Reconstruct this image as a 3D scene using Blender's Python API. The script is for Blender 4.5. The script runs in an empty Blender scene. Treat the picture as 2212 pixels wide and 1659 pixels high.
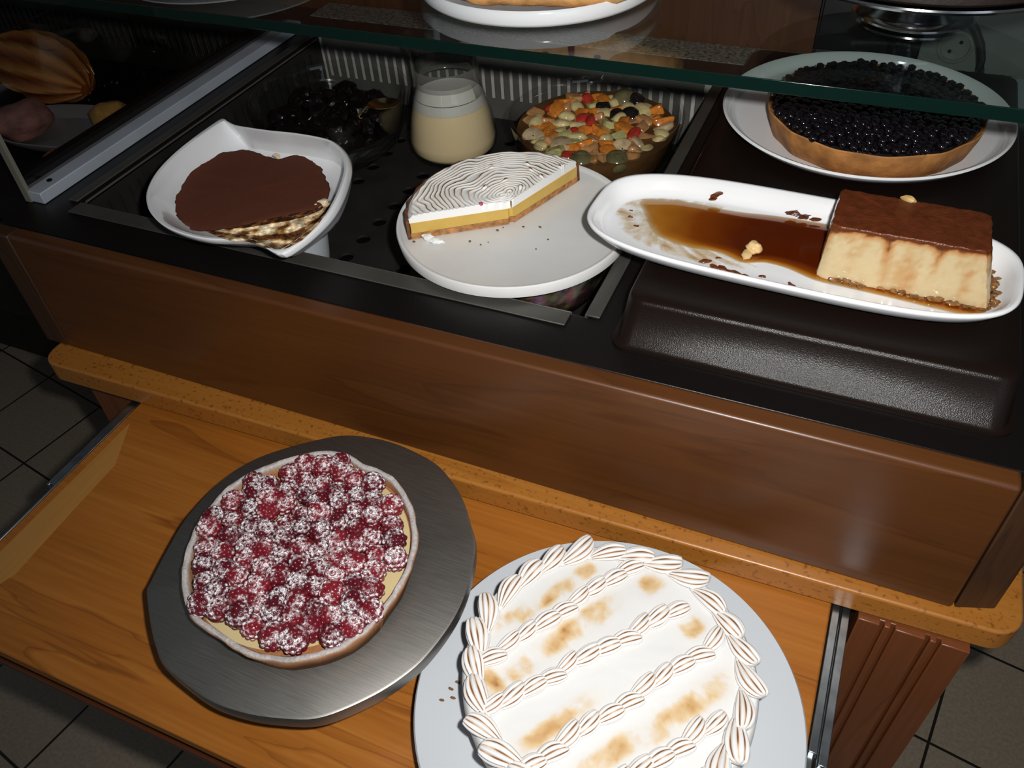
import bpy, bmesh, math, random
from mathutils import Vector, Matrix, noise
random.seed(7)
PI = math.pi
scene = bpy.context.scene
col = scene.collection

# ------------------------------------------------------------------ helpers
class G:
    """collects vertices, faces and one float attribute, then links them as one mesh object"""
    def __init__(s): s.v = []; s.f = []; s.a = []
    K = 1.0     # set below 1 to lift a group towards its true height above the tray
    def vert(s, p, a=0.0):
        k = G.K
        s.v.append((p[0]*k, p[1]*k, 1.44 - (1.44 - p[2])*k)); s.a.append(a); return len(s.v) - 1
    def box(s, x0, x1, y0, y1, z0, z1, a=0.0):
        b = len(s.v)
        for z in (z0, z1):
            for x, y in ((x0, y0), (x1, y0), (x1, y1), (x0, y1)): s.vert((x, y, z), a)
        for q in ((3, 2, 1, 0), (4, 5, 6, 7), (0, 1, 5, 4), (1, 2, 6, 5), (2, 3, 7, 6), (3, 0, 4, 7)):
            s.f.append(tuple(b + i for i in q))
    def loft(s, loops, cap0=False, cap1=False, closed=True, attrs=None):
        n = len(loops[0]); base = len(s.v)
        for i, L in enumerate(loops):
            for j, p in enumerate(L):
                s.vert(p, attrs[i] if attrs and not hasattr(attrs[i], '__len__') else (attrs[i][j] if attrs else 0.0))
        for i in range(len(loops) - 1):
            for j in range(n if closed else n - 1):
                k = (j + 1) % n
                s.f.append((base + i*n + j, base + i*n + k, base + (i+1)*n + k, base + (i+1)*n + j))
        if cap0: s.f.append(tuple(base + j for j in reversed(range(n))))
        if cap1: s.f.append(tuple(base + (len(loops)-1)*n + j for j in range(n)))
    def lathe(s, prof, cx, cy, n=64, cap0=False, cap1=False, attrs=None):
        loops = [[(cx + r*math.cos(2*PI*j/n), cy + r*math.sin(2*PI*j/n), z) for j in range(n)] for r, z in prof]
        s.loft(loops, cap0, cap1, attrs=attrs)
    def tube(s, pts, r, n=10, cap=True):
        pts = [Vector(p) for p in pts]; loops = []
        for i, p in enumerate(pts):
            t = (pts[min(i+1, len(pts)-1)] - pts[max(i-1, 0)]).normalized()
            u = t.cross(Vector((0, 0, 1)) if abs(t.z) < .9 else Vector((1, 0, 0))).normalized(); w = t.cross(u)
            rr = r[i] if hasattr(r, '__len__') else r
            loops.append([tuple(p + (u*math.cos(2*PI*j/n) + w*math.sin(2*PI*j/n))*rr) for j in range(n)])
        s.loft(loops, cap, cap)
    def ico(s, c, rad, sub=2, rot=None, jitter=0.0, seed=0.0, a=0.0, freq=3.0):
        bm = bmesh.new(); bmesh.ops.create_icosphere(bm, subdivisions=sub, radius=1.0)
        b = len(s.v); R = rot or Matrix.Identity(3); rad = Vector(rad) if hasattr(rad, '__len__') else Vector((rad,)*3)
        for v in bm.verts:
            p = v.co.copy()
            if jitter: p *= 1 + jitter*noise.noise(p*freq*.5 + Vector((seed, seed*1.7, -seed)))
            q = R @ Vector((p.x*rad.x, p.y*rad.y, p.z*rad.z)) + Vector(c)
            s.vert(q, a)
        for f in bm.faces: s.f.append(tuple(b + v.index for v in f.verts))
        bm.free()
    def build(s, name, mat, parent=None, loc=None, sharp=40, bevel=0, seg=2, recalc=True):
        o0 = lift(loc) if loc is not None else (parent_origin(parent) if parent else Vector((0, 0, 0)))
        me = bpy.data.meshes.new(name)
        me.from_pydata([tuple(Vector(p) - o0) for p in s.v], [], s.f)
        at = me.attributes.new('a', 'FLOAT', 'POINT'); at.data.foreach_set('value', s.a)
        if recalc:
            bm = bmesh.new(); bm.from_mesh(me); bmesh.ops.recalc_face_normals(bm, faces=bm.faces); bm.to_mesh(me); bm.free()
        me.shade_smooth(); me.set_sharp_from_angle(angle=math.radians(sharp))
        me.materials.append(mat)
        o = bpy.data.objects.new(name, me); col.objects.link(o)
        if parent: o.parent = parent
        else: o.location = o0
        if bevel:
            m = o.modifiers.new('bevel', 'BEVEL'); m.width = bevel; m.segments = seg; m.limit_method = 'ANGLE'; m.angle_limit = math.radians(35)
        return o

def lift(p):
    k = G.K; return Vector((p[0]*k, p[1]*k, 1.44 - (1.44 - p[2])*k)) if k != 1 else Vector(p)
def parent_origin(o):
    p = Vector((0, 0, 0))
    while o is not None: p += Vector(o.location); o = o.parent
    return p
def tag(o, label, cat, group=None, kind=None):
    o['label'] = label; o['category'] = cat
    if group: o['group'] = group
    if kind: o['kind'] = kind
    return o
def thing(name, loc, label, cat, group=None):
    o = bpy.data.objects.new(name, None); col.objects.link(o); o.location = lift(loc); o.empty_display_size = .02
    return tag(o, label, cat, group)
def copy_tree(o, parent=None):
    c = o.copy(); col.objects.link(c)
    if parent: c.parent = parent
    for ch in o.children: copy_tree(ch, c)
    return c
def smooth_loop(pts, n):
    """closed Catmull-Rom through pts, resampled to n points of equal spacing"""
    m = len(pts); P = []
    for i in range(m):
        p0, p1, p2, p3 = (Vector(pts[(i+k) % m]) for k in (-1, 0, 1, 2))
        for k in range(12):
            t = k/12
            P.append(.5*((2*p1) + (p2-p0)*t + (2*p0-5*p1+4*p2-p3)*t*t + (3*p1-p0-3*p2+p3)*t**3))
    L = [0]
    for i in range(len(P)): L.append(L[-1] + (P[(i+1) % len(P)] - P[i]).length)
    out = []; j = 0
    for k in range(n):
        d = L[-1]*k/n
        while L[j+1] < d: j += 1
        t = (d - L[j])/max(1e-9, L[j+1]-L[j]); out.append(P[j].lerp(P[(j+1) % len(P)], t))
    return out
def nz(x, y, z=0.0, s=1.0): return noise.noise(Vector((x*s, y*s, z*s)))
def fbm(x, y, z, s, o=4): return noise.fractal(Vector((x*s, y*s, z*s)), 1.0, 2.0, o)

# ------------------------------------------------------------------ materials
def new_mat(name):
    m = bpy.data.materials.new(name); m.use_nodes = True
    nt = m.node_tree; b = nt.nodes['Principled BSDF']
    return m, nt, b
def plain(name, c, rough=.5, metal=0, spec=.5, coat=0, sss=0, bump=0, bscale=200, var=0, vscale=40, sssr=(1, .6, .3)):
    m, nt, b = new_mat(name)
    b.inputs['Base Color'].default_value = (*c, 1); b.inputs['Roughness'].default_value = rough; b.inputs['Metallic'].default_value = metal
    b.inputs['Specular IOR Level'].default_value = spec; b.inputs['Coat Weight'].default_value = coat; b.inputs['Coat Roughness'].default_value = .06
    tc = nt.nodes.new('ShaderNodeTexCoord')
    if sss:
        b.inputs['Subsurface Weight'].default_value = sss; b.inputs['Subsurface Radius'].default_value = sssr; b.inputs['Subsurface Scale'].default_value = .006
    if var:
        n = nt.nodes.new('ShaderNodeTexNoise'); n.inputs['Scale'].default_value = vscale; n.inputs['Detail'].default_value = 4
        nt.links.new(tc.outputs['Object'], n.inputs['Vector'])
        r = nt.nodes.new('ShaderNodeValToRGB'); r.color_ramp.elements[0].position = .3; r.color_ramp.elements[1].position = .7
        r.color_ramp.elements[0].color = (*[max(0, q*(1-var)) for q in c], 1); r.color_ramp.elements[1].color = (*[min(1, q*(1+var)) for q in c], 1)
        nt.links.new(n.outputs['Fac'], r.inputs['Fac']); nt.links.new(r.outputs['Color'], b.inputs['Base Color'])
    if bump:
        n = nt.nodes.new('ShaderNodeTexNoise'); n.inputs['Scale'].default_value = bscale; n.inputs['Detail'].default_value = 3
        nt.links.new(tc.outputs['Object'], n.inputs['Vector'])
        bp = nt.nodes.new('ShaderNodeBump'); bp.inputs['Strength'].default_value = bump; bp.inputs['Distance'].default_value = .002
        nt.links.new(n.outputs['Fac'], bp.inputs['Height']); nt.links.new(bp.outputs['Normal'], b.inputs['Normal'])
    return m
def ramp_attr(name, stops, rough=.5, spec=.5, coat=0, bump=0, bscale=300, noise_amt=0, nscale=120, sss=0, alpha=None, coat_rough=.06):
    """base colour from the mesh attribute 'a' (plus a little noise)"""
    m, nt, b = new_mat(name)
    at = nt.nodes.new('ShaderNodeAttribute'); at.attribute_name = 'a'
    tc = nt.nodes.new('ShaderNodeTexCoord'); src = at.outputs['Fac']
    n = nt.nodes.new('ShaderNodeTexNoise'); n.inputs['Scale'].default_value = nscale; n.inputs['Detail'].default_value = 4
    nt.links.new(tc.outputs['Object'], n.inputs['Vector'])
    if noise_amt:
        ma = nt.nodes.new('ShaderNodeMath'); ma.operation = 'MULTIPLY_ADD'; ma.inputs[1].default_value = noise_amt; ma.inputs[2].default_value = -noise_amt*.5
        nt.links.new(n.outputs['Fac'], ma.inputs[0])
        ad = nt.nodes.new('ShaderNodeMath'); ad.operation = 'ADD'; nt.links.new(src, ad.inputs[0]); nt.links.new(ma.outputs[0], ad.inputs[1]); src = ad.outputs[0]
    r = nt.nodes.new('ShaderNodeValToRGB'); cr = r.color_ramp
    cr.elements[0].position, cr.elements[0].color = stops[0][0], (*stops[0][1], 1)
    cr.elements[1].position, cr.elements[1].color = stops[-1][0], (*stops[-1][1], 1)
    for p, c in stops[1:-1]:
        e = cr.elements.new(p); e.color = (*c, 1)
    nt.links.new(src, r.inputs['Fac']); nt.links.new(r.outputs['Color'], b.inputs['Base Color'])
    b.inputs['Roughness'].default_value = rough; b.inputs['Specular IOR Level'].default_value = spec
    b.inputs['Coat Weight'].default_value = coat; b.inputs['Coat Roughness'].default_value = coat_rough
    if sss: b.inputs['Subsurface Weight'].default_value = sss; b.inputs['Subsurface Scale'].default_value = .005
    if bump:
        n2 = nt.nodes.new('ShaderNodeTexNoise'); n2.inputs['Scale'].default_value = bscale; nt.links.new(tc.outputs['Object'], n2.inputs['Vector'])
        bp = nt.nodes.new('ShaderNodeBump'); bp.inputs['Strength'].default_value = bump; bp.inputs['Distance'].default_value = .001
        nt.links.new(n2.outputs['Fac'], bp.inputs['Height']); nt.links.new(bp.outputs['Normal'], b.inputs['Normal'])
    if alpha:
        ra = nt.nodes.new('ShaderNodeMapRange'); ra.inputs['From Min'].default_value = alpha[0]; ra.inputs['From Max'].default_value = alpha[1]
        nt.links.new(src, ra.inputs['Value']); nt.links.new(ra.outputs['Result'], b.inputs['Alpha'])
    return m
def wood(name, dark, mid, light, axis=0, scale=1.0, rough=.35, coat=.25, speck=0, spread=.5, figure=9.0):
    m, nt, b = new_mat(name)
    tc = nt.nodes.new('ShaderNodeTexCoord'); mp = nt.nodes.new('ShaderNodeMapping')
    sc = [14*scale]*3; sc[axis] = 1.3*scale; mp.inputs['Scale'].default_value = sc
    nt.links.new(tc.outputs['Object'], mp.inputs['Vector'])
    n = nt.nodes.new('ShaderNodeTexNoise'); n.inputs['Scale'].default_value = 1.0; n.inputs['Detail'].default_value = 3; n.inputs['Distortion'].default_value = .8
    nt.links.new(mp.outputs['Vector'], n.inputs['Vector'])
    # long growth rings
    ms = nt.nodes.new('ShaderNodeMath'); ms.operation = 'MULTIPLY'; ms.inputs[1].default_value = figure; nt.links.new(n.outputs['Fac'], ms.inputs[0])
    fr = nt.nodes.new('ShaderNodeMath'); fr.operation = 'FRACT'; nt.links.new(ms.outputs[0], fr.inputs[0])
    # fine fibres
    mp2 = nt.nodes.new('ShaderNodeMapping'); sc2 = [260*scale]*3; sc2[axis] = 9*scale; mp2.inputs['Scale'].default_value = sc2
    nt.links.new(tc.outputs['Object'], mp2.inputs['Vector'])
    n2 = nt.nodes.new('ShaderNodeTexNoise'); n2.inputs['Scale'].default_value = 1.0; n2.inputs['Detail'].default_value = 4; nt.links.new(mp2.outputs['Vector'], n2.inputs['Vector'])
    mx = nt.nodes.new('ShaderNodeMix'); mx.data_type = 'FLOAT'; mx.inputs[0].default_value = .35
    rr = nt.nodes.new('ShaderNodeValToRGB'); rr.color_ramp.elements[0].position = .0; rr.color_ramp.elements[0].color = (.15, .15, .15, 1)
    e = rr.color_ramp.elements.new(.12); e.color = (.62, .62, .62, 1)
    rr.color_ramp.elements[-1].position = 1; rr.color_ramp.elements[-1].color = (.42, .42, .42, 1)
    nt.links.new(fr.outputs[0], rr.inputs['Fac'])
    nt.links.new(rr.outputs['Color'], mx.inputs[2]); nt.links.new(n2.outputs['Fac'], mx.inputs[3])
    r = nt.nodes.new('ShaderNodeValToRGB'); cr = r.color_ramp
    cr.elements[0].position = .5 - spread*.6; cr.elements[0].color = (*dark, 1); cr.elements[1].position = .5 + spread*.5; cr.elements[1].color = (*light, 1)
    e = cr.elements.new(.5); e.color = (*mid, 1)
    nt.links.new(mx.outputs[0], r.inputs['Fac']); out = r.outputs['Color']
    if speck:
        n3 = nt.nodes.new('ShaderNodeTexNoise'); n3.inputs['Scale'].default_value = 190; n3.inputs['Detail'].default_value = 2; nt.links.new(tc.outputs['Object'], n3.inputs['Vector'])
        r3 = nt.nodes.new('ShaderNodeValToRGB'); r3.color_ramp.elements[0].position = .58; r3.color_ramp.elements[1].position = .70
        r3.color_ramp.elements[0].color = (0, 0, 0, 1); r3.color_ramp.elements[1].color = (speck,)*3 + (1,)
        nt.links.new(n3.outputs['Fac'], r3.inputs['Fac'])
        mc = nt.nodes.new('ShaderNodeMix'); mc.data_type = 'RGBA'; nt.links.new(r3.outputs['Color'], mc.inputs[0]); nt.links.new(out, mc.inputs[6]); mc.inputs[7].default_value = (.16, .05, .008, 1); out = mc.outputs[2]
    nt.links.new(out, b.inputs['Base Color'])
    b.inputs['Roughness'].default_value = rough; b.inputs['Coat Weight'].default_value = coat; b.inputs['Coat Roughness'].default_value = .30
    bp = nt.nodes.new('ShaderNodeBump'); bp.inputs['Strength'].default_value = .08; bp.inputs['Distance'].default_value = .001
    nt.links.new(n2.outputs['Fac'], bp.inputs['Height']); nt.links.new(bp.outputs['Normal'], b.inputs['Normal'])
    return m
def thin_glass(name, tint=(.93, .97, .95), ior=1.5, rough=0.0, boost=1.0, base=.04):
    """clear glass sheet: light passes straight through, reflections follow Fresnel"""
    m = bpy.data.materials.new(name); m.use_nodes = True; nt = m.node_tree; nt.nodes.clear()
    o = nt.nodes.new('ShaderNodeOutputMaterial'); t = nt.nodes.new('ShaderNodeBsdfTransparent'); t.inputs['Color'].default_value = (*tint, 1)
    g = nt.nodes.new('ShaderNodeBsdfGlossy'); g.inputs['Roughness'].default_value = rough
    f = nt.nodes.new('ShaderNodeFresnel'); f.inputs['IOR'].default_value = ior
    ge = nt.nodes.new('ShaderNodeNewGeometry')
    # same Fresnel on both sides of the sheet
    mxn = nt.nodes.new('ShaderNodeMix'); mxn.data_type = 'FLOAT'
    f2 = nt.nodes.new('ShaderNodeFresnel'); f2.inputs['IOR'].default_value = 1/ior
    lw = nt.nodes.new('ShaderNodeLayerWeight'); lw.inputs['Blend'].default_value = .5
    pw = nt.nodes.new('ShaderNodeMath'); pw.operation = 'POWER'; pw.inputs[1].default_value = 4.0; nt.links.new(lw.outputs['Facing'], pw.inputs[0])
    ma = nt.nodes.new('ShaderNodeMath'); ma.operation = 'MULTIPLY_ADD'; ma.inputs[1].default_value = .9*boost; ma.inputs[2].default_value = base; ma.use_clamp = True
    nt.links.new(pw.outputs[0], ma.inputs[0])
    mx = nt.nodes.new('ShaderNodeMixShader'); nt.links.new(ma.outputs[0], mx.inputs[0]); nt.links.new(t.outputs[0], mx.inputs[1]); nt.links.new(g.outputs[0], mx.inputs[2])
    for nd in (f, f2, mxn, ge): nt.nodes.remove(nd)
    nt.links.new(mx.outputs[0], o.inputs['Surface'])
    return m

M = {}
M['porcelain'] = plain('white porcelain', (.85, .86, .875), .12, spec=.5, coat=.3)
M['porcelain_matt'] = plain('worn white plate', (.72, .715, .70), .28, spec=.4, var=.03, vscale=30)
M['black'] = plain('black laminate', (.0055, .0042, .0038), .38, spec=.35, bump=.12, bscale=900)
M['riser'] = plain('dark brown moulded plastic', (.0085, .0048, .0036), .25, spec=.26, bump=.2, bscale=1100)
M['metal_dark'] = plain('brushed grey metal', (.17, .165, .15), .42, metal=.45, bump=.05, bscale=500, var=.12, vscale=18)
M['lip_metal'] = plain('dull grey lip metal', (.085, .082, .072), .42, metal=.4, bump=.05, bscale=500, var=.15, vscale=18)
M['liner'] = plain('dark steel for liner and shaded walls', (.035, .034, .031), .5, metal=.5, var=.2, vscale=25)
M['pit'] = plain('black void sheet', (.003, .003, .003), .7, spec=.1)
M['alu'] = plain('aluminium', (.50, .55, .62), .5, metal=.25, var=.08, vscale=14)
M['zinc'] = plain('galvanised runner', (.38, .42, .44), .32, metal=1, var=.25, vscale=60)
M['granite'] = plain('speckled granite', (.28, .27, .245), .4, var=.9, vscale=160)
M['wall'] = plain('pale wall', (.21, .22, .205), .7, var=.12, vscale=9)
M['plastic_black'] = plain('black plastic', (.006, .006, .006), .4)
M['socket'] = plain('ivory plastic', (.24, .245, .225), .5)
M['shaded_pot'] = plain('white pot with painted shade', (.46, .49, .52), .35, spec=.4)  # white pot; the shade under the bowl is put into this grey
M['panel'] = wood('brown varnished beech', (.056, .0165, .0030), (.084, .0265, .0050), (.115, .040, .0088), 0, .8, .40, .25, spread=.6, figure=4)
M['post'] = wood('varnished wood with painted shade', (.03, .012, .005), (.05, .02, .008), (.075, .03, .011), 2, .8, .45, .1)  # darker than the panel wood: shade of the turned corner is in the colour
M['ledge'] = wood('orange beech moulding', (.29, .10, .012), (.38, .142, .021), (.46, .195, .038), 0, .8, .36, .3, speck=.75, spread=.6, figure=3)
M['cabinet'] = wood('red brown cabinet wood', (.10, .028, .008), (.155, .045, .013), (.21, .068, .02), 2, .8, .38, .2, spread=.6, figure=4)
M['board'] = wood('orange pine board', (.17, .047, .005), (.34, .112, .0125), (.46, .18, .030), 0, .8, .42, .08, spread=.55, figure=5)
M['strip'] = wood('pale oak strip', (.36, .16, .03), (.43, .20, .044), (.50, .25, .062), 1, 1.2, .3, .3, spread=.5, figure=3)
M['lip'] = wood('dark red lip', (.05, .012, .004), (.075, .02, .006), (.12, .035, .01), 0, .8, .3, .4)
M['wallwood'] = wood('dark stained wall wood', (.07, .022, .008), (.15, .046, .016), (.22, .08, .028), 2, .6, .5, .1)
M['glass'] = thin_glass('clear shelf glass', (.90, .95, .93))
M['glass_bowl'] = thin_glass('clear bowl glass', (.98, .985, .98), boost=.8, base=.05)
M['glass_edge'] = plain('green cut glass edge', (.0022, .013, .010), .12, spec=.6, coat=.5)
M['pane'] = thin_glass('smoked side pane', (.80, .78, .76), boost=.5)

# ------------------------------------------------------------------ camera
CAMZ = 1.44
yaw, pit, rol = -0.4553474, 0.7683924, 0.0751676
f = Vector((math.sin(yaw)*math.cos(pit), math.cos(yaw)*math.cos(pit), -math.sin(pit)))
r = Vector((math.cos(yaw), -math.sin(yaw), 0)); d = f.cross(r)
cr_, sr_ = math.cos(rol), math.sin(rol)
r2 = cr_*r + sr_*d; d2 = -sr_*r + cr_*d
cam = bpy.data.cameras.new('camera'); co = bpy.data.objects.new('camera', cam); col.objects.link(co)
cam.sensor_fit = 'HORIZONTAL'; cam.sensor_width = 36; cam.lens = 36*1776.498/2212; cam.clip_start = .01
mw = Matrix.Identity(4)
for i in range(3):
    mw[i][0] = r2[i]; mw[i][1] = -d2[i]; mw[i][2] = -f[i]
mw[0][3], mw[1][3], mw[2][3] = 0, 0, CAMZ
co.matrix_world = mw
scene.camera = co

# ------------------------------------------------------------------ lights: the camera's flash, weak daylight from the room
def lamp(name, kind, loc, aim, power, **kw):
    l = bpy.data.lights.new(name, kind); l.energy = power
    for k, v in kw.items(): setattr(l, k, v)
    o = bpy.data.objects.new(name, l); col.objects.link(o); o.location = loc
    o.rotation_euler = (Vector(aim) - Vector(loc)).to_track_quat('-Z', 'Y').to_euler(); return o
fl = Vector((0, 0, CAMZ)) + r2*.055 - d2*.035
lamp('camera_flash', 'SPOT', fl, (-.19, .62, .80), 34.0, spot_size=math.radians(112), spot_blend=1.0, shadow_soft_size=.012, color=(1.0, .985, .96))
lamp('window_daylight', 'AREA', (1.25, -.75, 1.35), (.15, .45, .75), 2.5, shape='RECTANGLE', size=.9, size_y=1.2, color=(.80, .90, 1.0))
w = bpy.data.worlds.new('room_light'); scene.world = w; w.use_nodes = True
w.node_tree.nodes['Background'].inputs[0].default_value = (.80, .90, 1.0, 1); w.node_tree.nodes['Background'].inputs[1].default_value = .075
vs = scene.view_settings
scene.cycles.caustics_reflective = False; scene.cycles.caustics_refractive = False
scene.display_settings.display_device = 'sRGB'
vs.view_transform = 'Standard'; vs.look = 'None'; vs.exposure = 0.0; vs.gamma = 1.0; vs.use_curve_mapping = False

# ------------------------------------------------------------------ floor and walls
def floor_mat():
    m, nt, b = new_mat('floor tiles'); b.inputs['Roughness'].default_value = .42
    tc = nt.nodes.new('ShaderNodeTexCoord'); mp = nt.nodes.new('ShaderNodeMapping')
    P = .2172; a = math.radians(-10)
    mp.vector_type = 'TEXTURE'
    ex = Vector((math.cos(a), math.sin(a))); ey = Vector((-math.sin(a), math.cos(a)))
    o = ex*(-.875) + ey*(-.0425)
    mp.inputs['Location'].default_value = (o.x, o.y, 0); mp.inputs['Rotation'].default_value = (0, 0, a); mp.inputs['Scale'].default_value = (P, P, 1)
    nt.links.new(tc.outputs['Object'], mp.inputs['Vector'])
    br = nt.nodes.new('ShaderNodeTexBrick'); br.offset = 0; br.squash = 1
    br.inputs['Scale'].default_value = 1; br.inputs['Brick Width'].default_value = 1; br.inputs['Row Height'].default_value = 1
    br.inputs['Mortar Size'].default_value = .012; br.inputs['Mortar Smooth'].default_value = .15
    br.inputs['Color1'].default_value = (.33, .265, .195, 1); br.inputs['Color2'].default_value = (.365, .295, .215, 1); br.inputs['Mortar'].default_value = (.010, .008, .006, 1)
    nt.links.new(mp.outputs['Vector'], br.inputs['Vector'])
    n = nt.nodes.new('ShaderNodeTexNoise'); n.inputs['Scale'].default_value = 160; nt.links.new(tc.outputs['Object'], n.inputs['Vector'])
    mx = nt.nodes.new('ShaderNodeMix'); mx.data_type = 'RGBA'; mx.blend_type = 'MULTIPLY'; mx.inputs[0].default_value = .5
    nt.links.new(br.outputs['Color'], mx.inputs[6]); nt.links.new(n.outputs['Fac'], mx.inputs[7]); nt.links.new(mx.outputs[2], b.inputs['Base Color'])
    return m
g = G(); g.box(-5, 4, -3, 4, -.1, 0); o = g.build('floor', floor_mat()); o['kind'] = 'structure'
g = G(); g.box(-3.5, -.098, 1.336, 1.42, 0, 2.6); o = g.build('wall_back', M['wallwood']); o['kind'] = 'structure'
g = G(); g.box(.02, 3.0, 1.352, 1.42, 0, 2.6); o = g.build('wall_right', M['wall']); o['kind'] = 'structure'
for i in range(4):
    pass

# ------------------------------------------------------------------ buffet counter
ctr = thing('buffet_counter', (-.35, .53, 0), 'long wooden self-service buffet counter with black top and brown front panel', 'counter')
# black top with the well cut out
def ring_slab(x0, x1, y0, y1, hx0, hx1, hy0, hy1, z0, z1):
    g = G(); out = [(x0, y0), (x1, y0), (x1, y1), (x0, y1)]; inn = [(hx0, hy0), (hx1, hy0), (hx1, hy1), (hx0, hy1)]
    L = [[(x, y, z) for x, y in q] for q, z in ((out, z0), (out, z1), (inn, z1), (inn, z0))]
    g.loft(L + [L[0]]); return g
g = ring_slab(-.972, .224, .5495, 1.262, -.9065, -.2115, .6175, 1.193, .872, .9)
top = g.build('black_top', M['black'], ctr, bevel=.004)
# front panel: rounded upper edge
g = G(); g.box(-.932, .187, .527, .549, .7225, .9025); g.build('front_panel', M['panel'], ctr, bevel=.004, seg=3)
def prism(name, poly, z0, z1, mat, parent=None, loc=None, bevel=0, sharp=40, seg=2):
    g = G(); g.loft([[(x, y, z0) for x, y in poly], [(x, y, z1) for x, y in poly]], True, True)
    return g.build(name, mat, parent, loc, sharp, bevel, seg)
prism('corner_post', [(.1885, .529), (.224, .541), (.224, .549), (.1885, .549)], .7225, .901, M['post'], ctr, bevel=.002)
prism('corner_post', [(-.9335, .5275), (-.9335, .549), (-.972, .549), (-.972, .5275)], .7225, .901, M['post'], ctr, bevel=.002)
g = G(); g.box(.2005, .224, .5495, 1.262, .7225, .872); g.build('side_panel', M['post'], ctr)
g = G(); g.box(-.972, -.954, .5495, 1.262, .7225, .8715); g.build('side_panel', M['post'], ctr)
# ledge moulding, a little deeper at its left end
def arc(cx, cy, rr, a0, a1, n=8): return [(cx + rr*math.cos(math.radians(a0 + (a1-a0)*i/n)), cy + rr*math.sin(math.radians(a0 + (a1-a0)*i/n))) for i in range(n+1)]
lp = arc(-.925, .5165, .026, 180, 270) + arc(.222, .543, .027, -92, 0) + [(.249, .64), (.20, .64), (.20, .60), (-.951, .60)]
prism('ledge', lp, .691, .7225, M['ledge'], ctr, bevel=.003, seg=3)
# cabinet below
g = G(); g.box(-.905, -.815, .509, .60, 0, .6905); g.box(-.905, .213, .60, 1.25, 0, .6905); g.box(-.815, .11, .575, .60, .0, .60)
g.build('cabinet_body', M['cabinet'], ctr)
g = G()
for x0, x1 in ((.112, .1325), (.1365, .1425), (.1465, .174), (.178, .184), (.188, .2135)): g.box(x0, x1, .507, .53, 0, .6905)
g.box(.113, .213, .513, .60, 0, .6903)
g.build('grooved_stile', M['cabinet'], ctr, bevel=.0012)
g = G(); g.box(-.972, .212, 1.2645, 1.329, .868, .9); g.build('granite_edge', M['granite'], ctr)
g = G(); g.box(.183, .203, 1.19, 1.30, .9, .909); g.build('end_trim', M['alu'], ctr)

# ------------------------------------------------------------------ perforated cooling tray in the well
tray = thing('perforated_tray', (-.56, .9, .79), 'grey perforated metal tray sunk in the counter, lined with slotted walls', 'tray')
def holed(cells, size, hole, z, n=16):
    g = G(); sx, sy = size
    for cx, cy, has in cells:
        if not has:
            b = [g.vert((cx+a*sx/2, cy+c*sy/2, z)) for a, c in ((-1, -1), (1, -1), (1, 1), (-1, 1))]; g.f.append(tuple(b)); continue
        o, i = [], []
        for k in range(n):
            t = 2*PI*k/n; ct, st = math.cos(t), math.sin(t); q = max(abs(ct), abs(st))
            o.append(g.vert((cx+ct/q*sx/2, cy+st/q*sy/2, z))); i.append((cx+ct*hole, cy+st*hole))
        a = [g.vert((*p, z)) for p in i]; bm_ = [g.vert((*p, z-.004)) for p in i]
        for k in range(n):
            q = (k+1) % n; g.f.append((o[k], o[q], a[q], a[k])); g.f.append((a[k], a[q], bm_[q], bm_[k]))
        # corner fills
    return g
cells = []
for i in range(-4, 10):
    for j in range(-4, 10):
        cx, cy = -.6005 + i*.0885, .7455 + j*.045
        if -.905 <= cx <= -.21 and .63 <= cy <= 1.18: cells.append((cx, cy, True))
g = holed(cells, (.0885, .045), .0105, .80)
x0 = min(c[0] for c in cells) - .04425; x1 = max(c[0] for c in cells) + .04425
y0 = min(c[1] for c in cells) - .0225; y1 = max(c[1] for c in cells) + .0225
def quad(g, a, b, c, d_): g.f.append(tuple(g.vert(p) for p in (a, b, c, d_)))
quad(g, (-.913, .60, .80), (x0, .60, .80), (x0, 1.19, .80), (-.913, 1.19, .80))
quad(g, (x1, .60, .80), (-.20, .60, .80), (-.20, 1.19, .80), (x1, 1.19, .80))
quad(g, (x0, .60, .80), (x1, .60, .80), (x1, y0, .80), (x0, y0, .80))
quad(g, (x0, y1, .80), (x1, y1, .80), (x1, 1.19, .80), (x0, 1.19, .80))
g.build('floor_plate', M['liner'], tray, recalc=False)
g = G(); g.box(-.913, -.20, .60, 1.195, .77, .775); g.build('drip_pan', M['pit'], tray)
# slotted walls
def slotted(a0, a1, pitch, slot, zb, z0, z1, zt, put):
    """strip wall along a: bottom band, bars, top band; put(a,z) -> point"""
    g = G()
    def q(aa, ab, za, zb_):
        b = [g.vert(put(*p)) for p in ((aa, za), (ab, za), (ab, zb_), (aa, zb_))]; g.f.append(tuple(b))
    q(a0, a1, zb, z0); q(a0, a1, z1, zt)
    n = int((a1-a0)/pitch); s = a0
    for k in range(n):
        c = a0 + pitch*(k+.5); q(s, c-slot/2, z0, z1); s = c + slot/2
    q(s, a1, z0, z1); return g
slotted(-.892, -.226, .0165, .0058, .80, .835, .886, .8985, lambda a, z: (a, 1.178, z)).build('slotted_wall', M['metal_dark'], tray, recalc=False)
slotted(.625, 1.17, .0195, .0062, .80, .83, .884, .8985, lambda a, z: (-.897, a, z)).build('slotted_wall', M['liner'], tray, recalc=False)  # same steel as the back wall; its dark reflections are put into the colour
g = G(); g.box(-.892, -.226, 1.1785, 1.1805, .8965, .9005); g.box(-.899, -.897, .625, 1.17, .8965, .9005); g.build('folded_rim', M['metal_dark'], tray)
g = G(); g.box(-.904, -.217, 1.186, 1.1915, .775, .897); g.build('rear_sheet', plain('bright steel sheet', (.55, .54, .50), .5, metal=.2), tray)
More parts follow.
